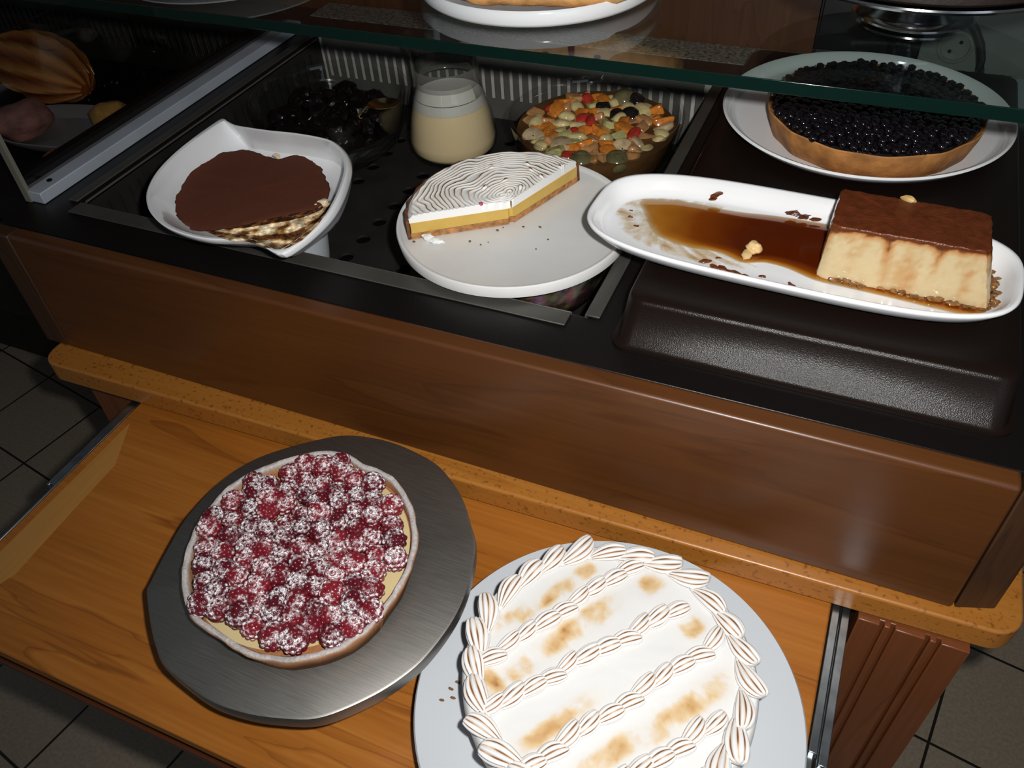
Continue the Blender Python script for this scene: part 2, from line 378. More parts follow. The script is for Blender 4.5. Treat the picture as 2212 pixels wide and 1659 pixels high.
g = G(); g.box(-.9055, -.9035, .62, 1.19, .775, .897); g.box(-.2165, -.2145, .62, 1.19, .775, .897); g.box(-.904, -.217, .6200, .6215, .775, .897); g.build('well_wall', M['liner'], tray)
g = G(); g.box(-.9, -.2285, .5966, .6175, .9005, .9025); g.box(-.9, -.2285, .6180, .6195, .80, .9023); g.build('front_lip', M['lip_metal'], tray, bevel=.0008)
g = G(); g.box(-.2138, -.1985, .6185, 1.185, .9005, .903); g.box(-.2143, -.2125, .6185, 1.185, .84, .9028); g.build('side_rail', M['lip_metal'], tray, bevel=.0008)
g = G(); g.box(-.921, -.9065, .6195, 1.185, .9005, .903); g.build('side_rail', M['lip_metal'], tray, bevel=.0008)

# ------------------------------------------------------------------ partition with its glass pane
pt = thing('glass_partition', (-.961, .9, .9), 'smoked glass pane standing in a pale aluminium profile at the left of the tray', 'partition')
g = G(); g.box(-.9775, -.945, .602, 1.20, .9005, .916); g.build('aluminium_profile', M['alu'], pt, bevel=.001)
g = G(); g.lathe([(.0035, .9161), (.0035, .9175), (.0015, .918)], -.9585, .632, 12, True, True); g.build('screw', M['pit'], pt)
g = G(); g.box(-.9745, -.9685, .606, 1.195, .9165, 1.090); g.build('glass_pane', M['pane'], pt)
g = G(); g.box(-.9765, -.9665, .600, .6055, .9005, 1.090); g.build('edge_strip', plain('pale edge strip', (.20, .19, .15), .5), pt)

# ------------------------------------------------------------------ neighbouring counter and its dim food
nb = thing('side_counter', (-1.6, .9, 0), 'black food counter standing in the dark to the left of the wooden one', 'counter')
ring_slab(-2.4, -.98, .60, 1.30, -1.75, -1.05, .68, 1.20, .86, .899).build('black_top', M['black'], nb)
g = G(); g.box(-2.4, -.982, .62, 1.30, .64, .79); g.box(-2.4, -.99, 1.0, 1.30, 0, .64); g.build('counter_body', M['black'], nb)
slotted(-1.74, -1.06, .0165, .0058, .79, .835, .882, .8985, lambda a, z: (a, 1.19, z)).build('slotted_wall', M['liner'], nb, recalc=False)  # darker copy of the slotted steel; the bay's gloom is in the colour
g = G(); g.box(-1.75, -1.05, .68, 1.20, .7905, .796); g.build('tray_floor', M['black'], nb)

def oval_loop(cx, cy, a, b, th, n, z, m=96):
    out = []
    for k in range(m):
        t = 2*PI*k/m; ct, st = math.cos(t), math.sin(t)
        q = (abs(ct)**n + abs(st)**n)**(-1/n); u, v = a*ct*q, b*st*q
        out.append((cx + u*math.cos(th) - v*math.sin(th), cy + u*math.sin(th) + v*math.cos(th), z))
    return out
g = G(); P_ = [(1, .818), (.985, .8195), (.9, .808), (.8, .8005), (.0, .8005)]
g.loft([oval_loop(-1.25, .905, .14*s, .075*s, .15, 2.4, z, 48) for s, z in [(.75, .7965), (.97, .812)] + P_])
tag(g.build('serving_dish', plain('grey dish', (.32, .33, .36), .4), loc=(-1.25, .905, .7965)), 'dull grey oval dish behind the smoked glass pane', 'dish')
g = G(); crust = ramp_attr('pleated crust', [(0, (.22, .05, .008)), (.5, (.62, .20, .035)), (1, (.78, .38, .10))], .5)
N = 40; loops = []; at_ = []
for i in range(21):
    t = i/20; x = -1.56 + .30*t; y = 1.075 - .10*t; rr = .075*math.sin(PI*min(1, .12+t*.86))**.6
    L, A = [], []
    for j in range(N):
        a = 2*PI*j/N; k = 1 + .10*math.sin(9*a + 7*t); L.append((x, y + rr*math.cos(a)*k, .85 + rr*.62*math.sin(a)*k)); A.append(.5 + .5*math.sin(9*a + 7*t))
    loops.append(L); at_.append(A)
g.loft(loops, True, True, attrs=at_)
tag(g.build('pleated_loaf', crust, loc=(-1.42, 1.02, .80)), 'pleated orange-brown loaf lying behind the smoked glass pane', 'loaf')
g = G(); g.ico((-1.32, .875, .832), (.052, .05, .028), 3, Matrix.Rotation(.3, 3, 'Z'), .25, 2.0)
tag(g.build('ham_piece', plain('cured ham', (.50, .25, .23), .45, var=.4, vscale=40), loc=(-1.32, .875, .80)), 'pink piece of ham at the near end of the dim left counter', 'ham')
g = G(); g.ico((-1.185, .945, .826), (.036, .03, .022), 3, None, .35, 5.0)
tag(g.build('fried_bite', plain('yellow crust', (.65, .38, .10), .5, var=.3, vscale=60), loc=(-1.185, .945, .805)), 'yellow fried bite on the end of the dull grey dish', 'food')
for i, (x, y, s) in enumerate(((-1.128, .79, .028), (-1.112, .838, .024), (-1.075, .885, .02))):
    g = G(); g.ico((x, y, .797 + s*1.16), (s*1.3, s, s), 2, None, .3, i*3.1)
    tag(g.build('meat_cube', plain('browned meat', (.32, .10, .04), .5, var=.3, vscale=70), loc=(x, y, .796)), 'browned meat cube close to the aluminium profile on the dim left counter', 'food', 'meat cubes behind the pane')

# ------------------------------------------------------------------ pull-out board
dr = thing('pull_out_shelf', (-.35, .35, .67), 'orange wooden pull-out shelf slid out from under the counter ledge', 'shelf')
g = G(); g.box(-.795, .0865, .1585, .572, .671, .688); g.build('board', M['board'], dr, bevel=.002)
st = [(-.781, .462), (-.748, .398), (-.746, .33), (-.741, .235), (-.752, .205), (-.781, .19)]
prism('inlay_strip', st, .6882, .6888, M['strip'], dr)
g = G(); g.box(-.80, .09, .164, .182, .650, .6708); g.box(-.80, .09, .158, .168, .642, .650); g.box(-.80, .09, .166, .178, .60, .642); g.build('front_lip', M['lip'], dr, bevel=.002)
for s in (-1, 1):
    g = G()
    if s < 0: g.box(-.8125, -.8085, .346, .57, .664, .684); g.box(-.8075, -.797, .348, .57, .672, .686); g.box(-.7995, -.7965, .17, .57, .674, .6865)
    else: g.box(.0878, .0955, .36, .57, .672, .6865); g.box(.0975, .1055, .352, .57, .668, .684); g.box(.088, .0935, .17, .57, .669, .680); g.box(.0965, .1015, .22, .57, .664, .676)
    g.build('runner', M['zinc'], dr, bevel=.0008)

# ------------------------------------------------------------------ display riser
rz = G()
def rrect(x0, x1, y0, y1, rad, z, m=8):
    return [(x, y, z) for x, y in arc(x0+rad, y0+rad, rad, 180, 270, m) + arc(x1-rad, y0+rad, rad, 270, 360, m) + arc(x1-rad, y1-rad, rad, 0, 90, m) + arc(x0+rad, y1-rad, rad, 90, 180, m)]
rz.loft([rrect(-.178, .181, .581, 1.223, .018, .9005), rrect(-.178, .181, .581, 1.223, .018, .9035), rrect(-.173, .176, .587, 1.217, .016, .905), rrect(-.168, .172, .599, 1.208, .018, .945),
         rrect(-.167, .171, .6005, 1.2065, .018, .948), rrect(-.165, .169, .603, 1.204, .017, .950), rrect(-.150, .154, .620, 1.19, .015, .950)], True, True)
tag(rz.build('display_riser', M['riser'], loc=(0, .9, .9), sharp=60), 'dark brown textured plastic riser block on the right of the counter top', 'riser')

# ------------------------------------------------------------------ glass shelf
gs = thing('glass_shelf', (-.4, 1.0, 1.094), 'clear glass shelf with green cut edge above the back of the counter', 'shelf')
g = G()
quad(g, (-1.5, .7575, 1.106), (.5, .7575, 1.106), (.5, 1.24, 1.106), (-1.5, 1.24, 1.106)); quad(g, (-1.5, .7575, 1.094), (-1.5, 1.24, 1.094), (.5, 1.24, 1.094), (.5, .7575, 1.094))
g.build('glass_sheet', M['glass'], gs, recalc=False)
g = G(); g.box(-1.5, .5, .7560, .7575, 1.094, 1.1062); g.build('cut_edge', M['glass_edge'], gs, bevel=.0004)

# ------------------------------------------------------------------ generic round plate
def round_plate(name, cx, cy, rim_r, rim_z, base_z, label, mat, foot=.6, lip=.012, well=.86, wellz=None, thick=.004, cat='plate'):
    wz = wellz if wellz is not None else rim_z - lip
    o = thing(name, (cx, cy, base_z), label, cat)
    g = G(); R_ = rim_r
    prof = [(.0005, base_z + .003), (R_*foot*.9, base_z + .003), (R_*foot*.93, base_z), (R_*foot, base_z), (R_*foot*1.03, base_z + .004),
            (R_*well, wz - thick), (R_ - .001, rim_z - thick*.8), (R_, rim_z - thick*.3), (R_ - .0015, rim_z), (R_ - .006, rim_z - .0012), (R_*(well + .04), wz + .0015), (R_*well, wz), (R_*.4, wz), (.0005, wz)]
    g.lathe(prof, cx, cy, 96); g.build('plate_body', mat, o, sharp=60); return o

# ------------------------------------------------------------------ white teardrop bowl with tiramisu
BOWL = [(-0.8456, 0.8499), (-0.8483, 0.8314), (-0.8485, 0.7825), (-0.8445, 0.7375), (-0.8336, 0.6929), (-0.8141, 0.6538), (-0.7902, 0.6263), (-0.7656, 0.6081), (-0.7335, 0.5933), (-0.6997, 0.5871), (-0.6674, 0.5876), (-0.6391, 0.5954), (-0.6182, 0.6007), (-0.5963, 0.598), (-0.5764, 0.5916), (-0.5658, 0.5919), (-0.5607, 0.6034), (-0.5558, 0.6352), (-0.5562, 0.6736), (-0.5642, 0.7116), (-0.5807, 0.7572), (-0.5968, 0.7894), (-0.6186, 0.8173), (-0.6508, 0.839), (-0.6795, 0.8442), (-0.7186, 0.844), (-0.7556, 0.8399), (-0.7925, 0.8384), (-0.815, 0.839), (-0.834, 0.8458)]
COCOA = [(-0.8017, 0.6772), (-0.8103, 0.6907), (-0.8328, 0.7479), (-0.8302, 0.7899), (-0.827, 0.8075), (-0.8035, 0.8244), (-0.7885, 0.8267), (-0.7507, 0.8196), (-0.7348, 0.82), (-0.7247, 0.8325), (-0.7136, 0.8359), (-0.6886, 0.8299), (-0.6567, 0.8085), (-0.6257, 0.7755), (-0.6127, 0.755), (-0.612, 0.7273), (-0.6255, 0.7112), (-0.6564, 0.6857), (-0.6846, 0.6575), (-0.72, 0.6364), (-0.7412, 0.6349), (-0.7743, 0.6505)]
G.K = .924
bl = smooth_loop([(x, y, 0) for x, y in BOWL], 160)
bc = Vector((-.703, .722, 0))
def bowl_loop(s, z, off=0.0):
    out = []
    for p in bl:
        q = p - bc; rr = q.length; tgt = min(rr, .152 + (rr-.152)*s) if rr > .152 else rr   # points soften downwards
        k = s*(tgt/rr); out.append((bc.x + q.x*k, bc.y + q.y*k + .026*min(1, (.915 - z)/.04), z))
    return out
g = G()
inner = [(1.001, .914), (.994, .9160), (.980, .9168), (.955, .9160), (.942, .911), (.92, .897), (.89, .888), (.84, .879), (.72, .871), (.5, .868), (.3, .867), (.004, .867)]
outer = [(.004, .8595), (.42, .8595), (.44, .8615), (.56, .8625), (.72, .867), (.85, .8755), (.905, .886), (.94, .896), (.985, .9035), (.999, .9065), (1.002, .909), (1.002, .9125)]
inner_loops = [bowl_loop(s, z) for s, z in inner]
g.loft([bowl_loop(s, z) for s, z in outer] + inner_loops)
from mathutils.bvhtree import BVHTree
_v = [Vector(p) for L in inner_loops for p in L]; _n = len(bl)
bowl_tree = BVHTree.FromPolygons(_v, [(i*_n+j, i*_n+(j+1) % _n, (i+1)*_n+(j+1) % _n, (i+1)*_n+j) for i in range(len(inner)-1) for j in range(_n)])
def settle(p, z, gap=.002):
    """filling height z seen past the rim, but never below the bowl's inner wall"""
    o = Vector((0, 0, 1.44)); dd = (Vector(p) - o).normalized(); h = bowl_tree.ray_cast(o, dd); t = (z - 1.44)/dd.z
    if h[0] is not None: t = min(t, h[3] - gap)
    return o + dd*t
tag(g.build('teardrop_bowl', M['porcelain'], loc=(bc.x, bc.y, .8595), sharp=32), 'white porcelain bowl with two pointed ends holding tiramisu', 'bowl')
tm = thing('tiramisu', (bc.x, bc.y, .868), 'half-eaten tiramisu with a cocoa top and a cut creamy edge', 'dessert')
cl = smooth_loop([(x, y, 0) for x, y in COCOA], 150)
cc = Vector((-.722, .74, 0)); g = G(); loops = []; at_ = []
for s, dz in [(.955, -.010), (.98, -.005), (1.0, -.0015), (.985, 0), (.93, .001), (.85, .001), (.75, .0012), (.65, .0012), (.5, .0015), (.35, .0015), (.2, .0015), (.08, .0015), (.002, .0015)]:
    L, A = [], []
    for p in cl:
        q = cc + (p-cc)*s; e = 1 + (.03*nz(q.x, q.y, 3, 90) + .015*nz(q.x, q.y, 1, 260) if s > .9 else 0)
        q = cc + (p-cc)*s*e
        L.append(settle((q.x, q.y, .8855), .8855 + dz + .0008*fbm(q.x, q.y, 0, 40), .001)); A.append(.58 - (.25 if s > .99 else 0))
    loops.append(L); at_.append(A)
g.loft(loops, attrs=at_)
g.build('cocoa_top', ramp_attr('cocoa powder', [(0, (.055, .016, .009)), (.6, (.115, .037, .021)), (1, (.15, .052, .030))], .95, spec=.1, noise_amt=.25, nscale=400, bump=.5, bscale=700), tm, sharp=70)
# cut edge: cream and soaked biscuit lumps in the front point of the bowl
g = G(); cm = ramp_attr('mascarpone and coffee biscuit', [(0, (.045, .012, .003)), (.32, (.20, .075, .016)), (.5, (.50, .32, .13)), (.7, (.80, .65, .42)), (1, (.90, .80, .60))], .55, spec=.4, noise_amt=.35, nscale=160, bump=.4, bscale=400)
EDGE = [(-.742, .652), (-.709, .662), (-.6886, .6705), (-.6604, .6967), (-.6295, .7222), (-.616, .738), (-.612, .756)]
FRONT = [(-.729, .643), (-.697, .635), (-.667, .633), (-.633, .633), (-.603, .636), (-.594, .66), (-.595, .70), (-.604, .742)]
def along(P, t):
    t *= len(P)-1; i = min(int(t), len(P)-2); a = Vector((*P[i], 0)); b = Vector((*P[i+1], 0)); return a.lerp(b, t-i)
nu, nv = 90, 36; base = 0
for i in range(nu+1):
    for j in range(nv+1):
        u, v = i/nu, .93*j/nv; p = along(EDGE, u).lerp(along(FRONT, u), v*1.0)
        z = .8845 - .0105*min(1, v*1.5) + .0055*fbm(p.x, p.y, 0, 90)*min(1, 6*v) + .0025*nz(p.x, p.y, 2, 230)
        a = .40 + .75*fbm(p.x*1.0, p.y, 5, 62) + (.30 if .18 < v < .5 else 0) - (.45 if v < .16 else 0) - (.20 if .52 < v < .68 else 0)
        g.vert(settle((p.x, p.y, .88), z, .0015 + .0065*max(0, .35 + fbm(p.x, p.y, 3, 95))), a)
for i in range(nu):
    for j in range(nv):
        k = i*(nv+1)+j; g.f.append((k, k+nv+1, k+nv+2, k+1))
g.build('cream_cut', cm, tm, sharp=70)
for i, (x, y, z, s) in enumerate(((-.613, .742, .884, .006), (-.619, .732, .883, .005), (-.741, .822, .888, .004), (-.737, .819, .888, .003))):
    g = G(); g.ico((x, y, z), (s*1.3, s, s*.8), 2, None, .5, i*2.3, a=.75); g.build('cream_fleck', cm, tm)
G.K = 1.0
g = G(); g.lathe([(.001, .8015), (.030, .8015), (.034, .806), (.041, .85), (.0465, .898), (.0465, .901), (.043, .901), (.041, .89), (.030, .81), (.001, .808)], -.618, .6735, 64)
tag(g.build('white_pot', M['shaded_pot'], loc=(-.618, .6735, .8015), sharp=60), 'small grey-white pot under the front point of the tiramisu bowl', 'pot')
crumb_m = plain('cream crumb', (.62, .52, .36), .7, var=.25, vscale=200)
for i, (x, y, z, s) in enumerate(((-.572, .684, .8005, .009), (-.570, .668, .8005, .008), (-.578, .659, .8005, .007), (-.556, .697, .8005, .004), (-.562, .678, .8005, .004), (-.585, .650, .8005, .004))):
    g = G(); g.ico((x, y, z + s*.62), (s*1.2, s, s*.6), 2, Matrix.Rotation(i, 3, 'Z'), .7, i*3.7)
    tag(g.build('cream_crumb', crumb_m, loc=(x, y, z)), 'small cream crumb fallen beside the white pot under the tiramisu bowl', 'crumb', 'crumbs by the white pot')

# ------------------------------------------------------------------ glass bowl of dark fruit
def glass_bowl(name, cx, cy, R_, z0, z1, label, foot=.55):
    g = G(); H = z1 - z0
    pr = [(.001, z0 + .001), (R_*foot, z0 + .001), (R_*foot*1.1, z0 + .006), (R_*.80, z0 + H*.25), (R_*.92, z0 + H*.55), (R_*.985, z0 + H*.9), (R_, z1), (R_ - .003, z1 + .0015), (R_ - .006, z1 - .001),
          (R_*.945, z0 + H*.88), (R_*.88, z0 + H*.55), (R_*.76, z0 + H*.28), (R_*foot, z0 + .010), (.001, z0 + .009)]
    g.lathe(pr, cx, cy, 96); return tag(g.build(name, M['glass_bowl'], loc=(cx, cy, z0), sharp=70), label, 'bowl')
PX, PY = -.757, .990
glass_bowl('glass_bowl', PX, PY, .122, .8015, .9035, 'clear glass bowl of nearly black prunes behind the pointed white bowl')
g = G(); g.lathe([(.001, .858), (.105, .858)], PX, PY, 48)
sy = tag(g.build('prune_syrup', plain('black syrup', (.006, .003, .003), .06, spec=.6), loc=(PX, PY, .858)), 'black glossy syrup around the prunes in the glass bowl', 'syrup'); sy['kind'] = 'stuff'
pm = plain('prune skin', (.0045, .0025, .0025), .25, spec=.35, bump=.5, bscale=140)
proto = []
for v in range(3):
    g = G(); g.ico((0, 0, 0), (.021, .017, .013), 3, None, .35, v*4.1, freq=5); proto.append(g)
random.seed(3); placed = []
tries = 0
while len(placed) < 26 and tries < 4000:
    tries += 1
    a, rr = random.uniform(0, 2*PI), .086*math.sqrt(random.random()); x, y = PX + rr*math.cos(a), PY + rr*math.sin(a)
    if all((x-q[0])**2 + (y-q[1])**2 > .024**2 for q in placed): placed.append((x, y))
pmesh = None
for i, (x, y) in enumerate(placed):
    if i < 3: o = proto[i].build('prune', pm)
    else: o = bpy.data.objects.new('prune', bpy.data.objects['prune' if i % 3 == 0 else 'prune.%03d' % (i % 3)].data); col.objects.link(o)
    o.location = (x, y, .866 + random.uniform(-.003, .010)); o.rotation_euler = (random.uniform(-.4, .4), random.uniform(-.4, .4), random.uniform(0, 6))
    tag(o, 'wrinkled black prune in the glass bowl behind the pointed white bowl', 'prune', 'prunes in the glass bowl')
sp = thing('serving_spoon', (-.672, .998, .88), 'gold-tinted steel spoon resting in the bowl of prunes', 'spoon')
spm = plain('brassy steel', (.60, .46, .22), .16, metal=1)
g = G(); sp_rot = Matrix.Rotation(.4, 3, 'Z')
L_ = []
for s, z in ((.02, -.007), (.4, -.006), (.75, -.003), (1, 0), (.95, .001), (.7, -.002), (.4, -.005), (.02, -.006)):
    L_.append([tuple(sp_rot @ Vector((.026*s*math.cos(2*PI*j/32), .019*s*math.sin(2*PI*j/32), z)) + Vector((-.668, 1.0, .893))) for j in range(32)])
g.loft(L_); g.build('spoon_bowl', spm, sp)
g = G(); g.tube([(-.688, .991, .891), (-.696, .987, .886), (-.706, .982, .876), (-.718, .976, .862)], [.004, .003, .003, .004], 10); g.build('handle', spm, sp)

# ------------------------------------------------------------------ carafe of custard
CX, CY = -.585, 1.052; z0 = .8015
cf = thing('glass_carafe', (CX, CY, z0), 'clear glass carafe of custard with foam under its narrow neck', 'carafe')
outp = [(.001, 0), (.052, 0), (.062, .005), (.0685, .018), (.0695, .032), (.063, .068), (.0525, .102), (.047, .118), (.0458, .123), (.046, .130), (.048, .146), (.052, .166), (.057, .184), (.0572, .186)]
inp = [(.055, .185), (.050, .166), (.046, .146), (.044, .130), (.0437, .122), (.0505, .102), (.061, .068), (.0675, .032), (.0665, .018), (.060, .008), (.001, .006)]
g = G(); g.lathe([(rr, z0+z) for rr, z in outp + inp], CX, CY, 80); g.build('glass_body', M['glass_bowl'], cf, sharp=60)
g = G(); g.lathe([(.0482, z0+.114), (.0490, z0+.1155), (.0494, z0+.1185), (.0490, z0+.1385), (.0480, z0+.141)], CX, CY, 64)
nr = plain('collar glass with painted sheen', (.30, .29, .26), .12, spec=.6, coat=.6); nr.node_tree.nodes['Principled BSDF'].inputs['Alpha'].default_value = .35  # semi-opaque grey stands in for reflections on the clear glass ring
g.build('neck_collar', nr, cf)
cu = thing('custard', (CX, CY, z0+.0065), 'pale yellow custard with white foam filling the glass carafe', 'custard')
g = G(); g.lathe([(.001, z0+.0065), (.0595, z0+.0085), (.0662, z0+.018), (.067, z0+.032), (.0604, z0+.068), (.0562, z0+.083), (.001, z0+.083)], CX, CY, 80)
g.build('liquid', plain('custard', (.86, .68, .40), .3, sss=.15), cu, sharp=60)
g = G(); g.lathe([(.0561, z0+.0833), (.0525, z0+.095), (.0515, z0+.0965), (.048, z0+.0935), (.001, z0+.0925)], CX, CY, 80)
g.build('foam', plain('milk foam', (.62, .60, .54), .6), cu, sharp=80)
fm = thin_glass('milky film', (.55, .53, .47))
g = G(); g.loft([[(CX + rr*math.cos(a), CY + rr*math.sin(a), z0+z) for a in [math.radians(190 + 160*j/40) for j in range(41)]] for rr, z in ((.0512, .0975), (.0478, .108), (.0438, .119))], closed=False)
g.build('milk_film', plain('milk film', (.66, .64, .57), .7), cu, sharp=80)

# ------------------------------------------------------------------ fruit salad bowl
FX, FY = -.3445, 1.034
glass_bowl('glass_bowl', FX, FY, .1225, .8015, .908, 'clear glass bowl of fruit salad at the back of the tray', .6)
g = G(); g.lathe([(.001, .815), (.068, .8135), (.088, .832), (.102, .855), (.110, .880), (.1115, .8885), (.001, .8885)], FX, FY, 64)
sy = tag(g.build('fruit_syrup', plain('amber fruit syrup', (.115, .055, .020), .08, spec=.6, var=.4, vscale=25), loc=(FX, FY, .815)), 'amber syrup around the chopped fruit in the glass bowl', 'syrup'); sy['kind'] = 'stuff'
def chunk(kind, seed):
    g = G(); rnd = random.Random(seed)
    if kind == 'grape': g.ico((0, 0, 0), (.018, .0175, .015), 3)
    elif kind in ('cherry', 'blackfruit'): g.ico((0, 0, 0), (.0155, .015, .0125), 3, None, .2, seed)
    elif kind in ('pear', 'straw'): g.ico((0, 0, 0), (rnd.uniform(.012, .018), rnd.uniform(.0085, .012), rnd.uniform(.007, .010)), 3, None, .30, seed*1.37 + 2, freq=1.8)
    elif kind == 'banana': g.lathe([(.001, -.0045), (.014, -.0045), (.016, -.002), (.016, .002), (.014, .0045), (.001, .0045)], 0, 0, 24)
    else:
        bm = bmesh.new(); bmesh.ops.create_cube(bm, size=1); bmesh.ops.bevel(bm, geom=bm.edges[:], offset=.22, segments=2, profile=.6, affect='EDGES')
        bmesh.ops.triangulate(bm, faces=bm.faces[:]); bmesh.ops.subdivide_edges(bm, edges=bm.edges[:], cuts=1)
        sx, sy_, sz = rnd.uniform(.021, .031), rnd.uniform(.015, .021), rnd.uniform(.012, .017)
        for v in bm.verts:
            p = v.co*(1 + .35*nz(v.co.x, v.co.y, v.co.z + seed, 1.6)); g.vert((p.x*sx, p.y*sy_, p.z*sz))
        for q in bm.faces: g.f.append(tuple(v.index for v in q.verts))
        bm.free()
    return g
KINDS = {'apricot_piece': ('apricot', (.58, .19, .025), 'orange apricot piece in the fruit salad bowl', 23), 'pear_piece': ('pear', (.58, .47, .22), 'creamy white pear piece in the fruit salad bowl', 20),
         'peach_piece': ('peach', (.44, .22, .085), 'brownish tan peach piece in the fruit salad bowl', 22), 'apple_piece': ('apple', (.44, .42, .17), 'pale green apple piece in the fruit salad bowl', 7),
         'strawberry_piece': ('straw', (.42, .035, .02), 'red strawberry piece in the fruit salad bowl', 7), 'cherry': ('blackfruit', (.010, .006, .006), 'black cherry in the fruit salad bowl', 4),
         'grape': ('grape', (.14, .125, .055), 'green-grey grape in the fruit salad bowl', 3), 'banana_slice': ('banana', (.50, .38, .22), 'round tan banana slice in the fruit salad bowl', 7)}
random.seed(11); spots = []; tries = 0
while len(spots) < 92 and tries < 60000:
    tries += 1
    a, rr = random.uniform(0, 2*PI), (.095)*math.sqrt(random.random()); x, y = FX + rr*math.cos(a), FY + rr*math.sin(a)
    if all((x-q[0])**2 + (y-q[1])**2 > .0158**2 for q in spots): spots.append((x, y))
bag = [k for k, v in KINDS.items() for _ in range(v[3])]; random.shuffle(bag)
fprot = {}
for i, (x, y) in enumerate(spots):
    k = bag[i % len(bag)]; kind, c, lab, _ = KINDS[k]; var = i % 3
    if (k, var) not in fprot:
        if (k, 'm') not in fprot: fprot[(k, 'm')] = plain(k.replace('_', ' '), c, .14, spec=.6, coat=.5, sss=.1, var=.3, vscale=90)
        o = chunk(kind, var*5 + len(fprot)).build(k, fprot[(k, 'm')], sharp=60); fprot[(k, var)] = o.data
    else: o = bpy.data.objects.new(k, fprot[(k, var)]); col.objects.link(o)
    o.location = (x, y, .8865 + random.uniform(-.004, .003)); o.rotation_euler = (random.uniform(-.5, .5), random.uniform(-.5, .5), random.uniform(0, 6.28))
    tag(o, lab, k.split('_')[0], k.replace('_', ' ') + ' pieces of the fruit salad' if '_' not in k else k.replace('_', ' ') + 's of the fruit salad')

# ------------------------------------------------------------------ lemon meringue tart on its plate
LX, LY = -.3555, .7640
g = G(); g.lathe([(.001, .8015), (.055, .8015), (.062, .806), (.095, .835), (.108, .868), (.113, .8965), (.113, .8980), (.110, .8990), (.001, .8990)], LX*.965 + .004, LY*.965 + .006, 80)
def marble():
    m, nt, b = new_mat('brown marbled glass'); tc = nt.nodes.new('ShaderNodeTexCoord')
    v = nt.nodes.new('ShaderNodeTexVoronoi'); v.inputs['Scale'].default_value = 70; n = nt.nodes.new('ShaderNodeTexNoise'); n.inputs['Scale'].default_value = 35; n.inputs['Detail'].default_value = 5
    nt.links.new(tc.outputs['Object'], v.inputs['Vector']); nt.links.new(tc.outputs['Object'], n.inputs['Vector'])
    r = nt.nodes.new('ShaderNodeValToRGB'); cr = r.color_ramp; cr.elements[0].position = .35; cr.elements[0].color = (.012, .009, .007, 1); cr.elements[1].position = .72; cr.elements[1].color = (.30, .24, .19, 1)
    e = cr.elements.new(.52); e.color = (.07, .045, .03, 1); nt.links.new(n.outputs['Fac'], r.inputs['Fac'])
    mx = nt.nodes.new('ShaderNodeMix'); mx.data_type = 'RGBA'; mx.blend_type = 'MULTIPLY'; mx.inputs[0].default_value = .6; nt.links.new(r.outputs['Color'], mx.inputs[6]); nt.links.new(v.outputs['Color'], mx.inputs[7])
    nt.links.new(mx.outputs[2], b.inputs['Base Color']); b.inputs['Roughness'].default_value = .15; b.inputs['Coat Weight'].default_value = .4
    return m
tag(g.build('marbled_bowl', marble(), loc=(LX, LY, .8015), sharp=60), 'brown marbled upturned bowl propping up the lemon tart plate', 'bowl')
G.K = .963
pl = thing('round_plate', (LX, LY, .880), 'flat white round plate under the half lemon tart', 'plate')
g = G(); Rp = .1405
g.lathe([(.001, .8800), (.112, .8800), (.130, .8845), (.1385, .8885), (Rp, .9015), (Rp-.0012, .9035), (Rp-.0035, .9035), (Rp-.006, .9008), (Rp-.0085, .8995), (.06, .8995), (.001, .8995)], LX, LY, 128)
g.build('plate_body', M['porcelain_matt'], pl, sharp=50)

lt = thing('lemon_tart', (-.352, .752, .90), 'half lemon meringue tart with a swirled toasted top on a white plate', 'tart')
A0, A1 = math.radians(70), math.radians(214.5); TC = (-.352, .752)
def wedge(prof_r, name, mat, n=80, jag=0.0, attr=None, sharp=50):
    """prof_r: outline of the cut section (r, z) swept over the remaining angle, closed at both cuts"""
    g = G(); loops = []
    for i in range(n+1):
        a = A0 + (A1-A0)*i/n
        loops.append([(TC[0] + (rr*(1 + (jag*nz(math.cos(a)*9, math.sin(a)*9, z*60) if rr > .1 else 0)))*math.cos(a), TC[1] + (rr*(1 + (jag*nz(math.cos(a)*9, math.sin(a)*9, z*60) if rr > .1 else 0)))*math.sin(a), z) for rr, z in prof_r])
    g.loft(loops, True, True); return g.build(name, mat, lt, sharp=sharp)
crust_m = plain('shortcrust', (.40, .185, .062), .8, bump=.9, bscale=260, var=.4, vscale=150)
crust_d = plain('dark baked rim', (.15, .05, .018), .8, bump=.8, bscale=260, var=.4, vscale=150)
wedge([(.004, .9003), (.119, .9003), (.120, .908), (.004, .908)], 'crust_base', crust_m, jag=.02)
wedge([(.1195, .9005), (.1225, .901), (.1235, .926), (.1195, .9262)], 'crust_wall', crust_d, jag=.03)
wedge([(.004, .9083), (.1188, .9083), (.1188, .9215), (.004, .9215)], 'lemon_curd', plain('lemon curd', (.62, .40, .085), .35, sss=.15, var=.06, vscale=60, coat=.2), jag=.0)
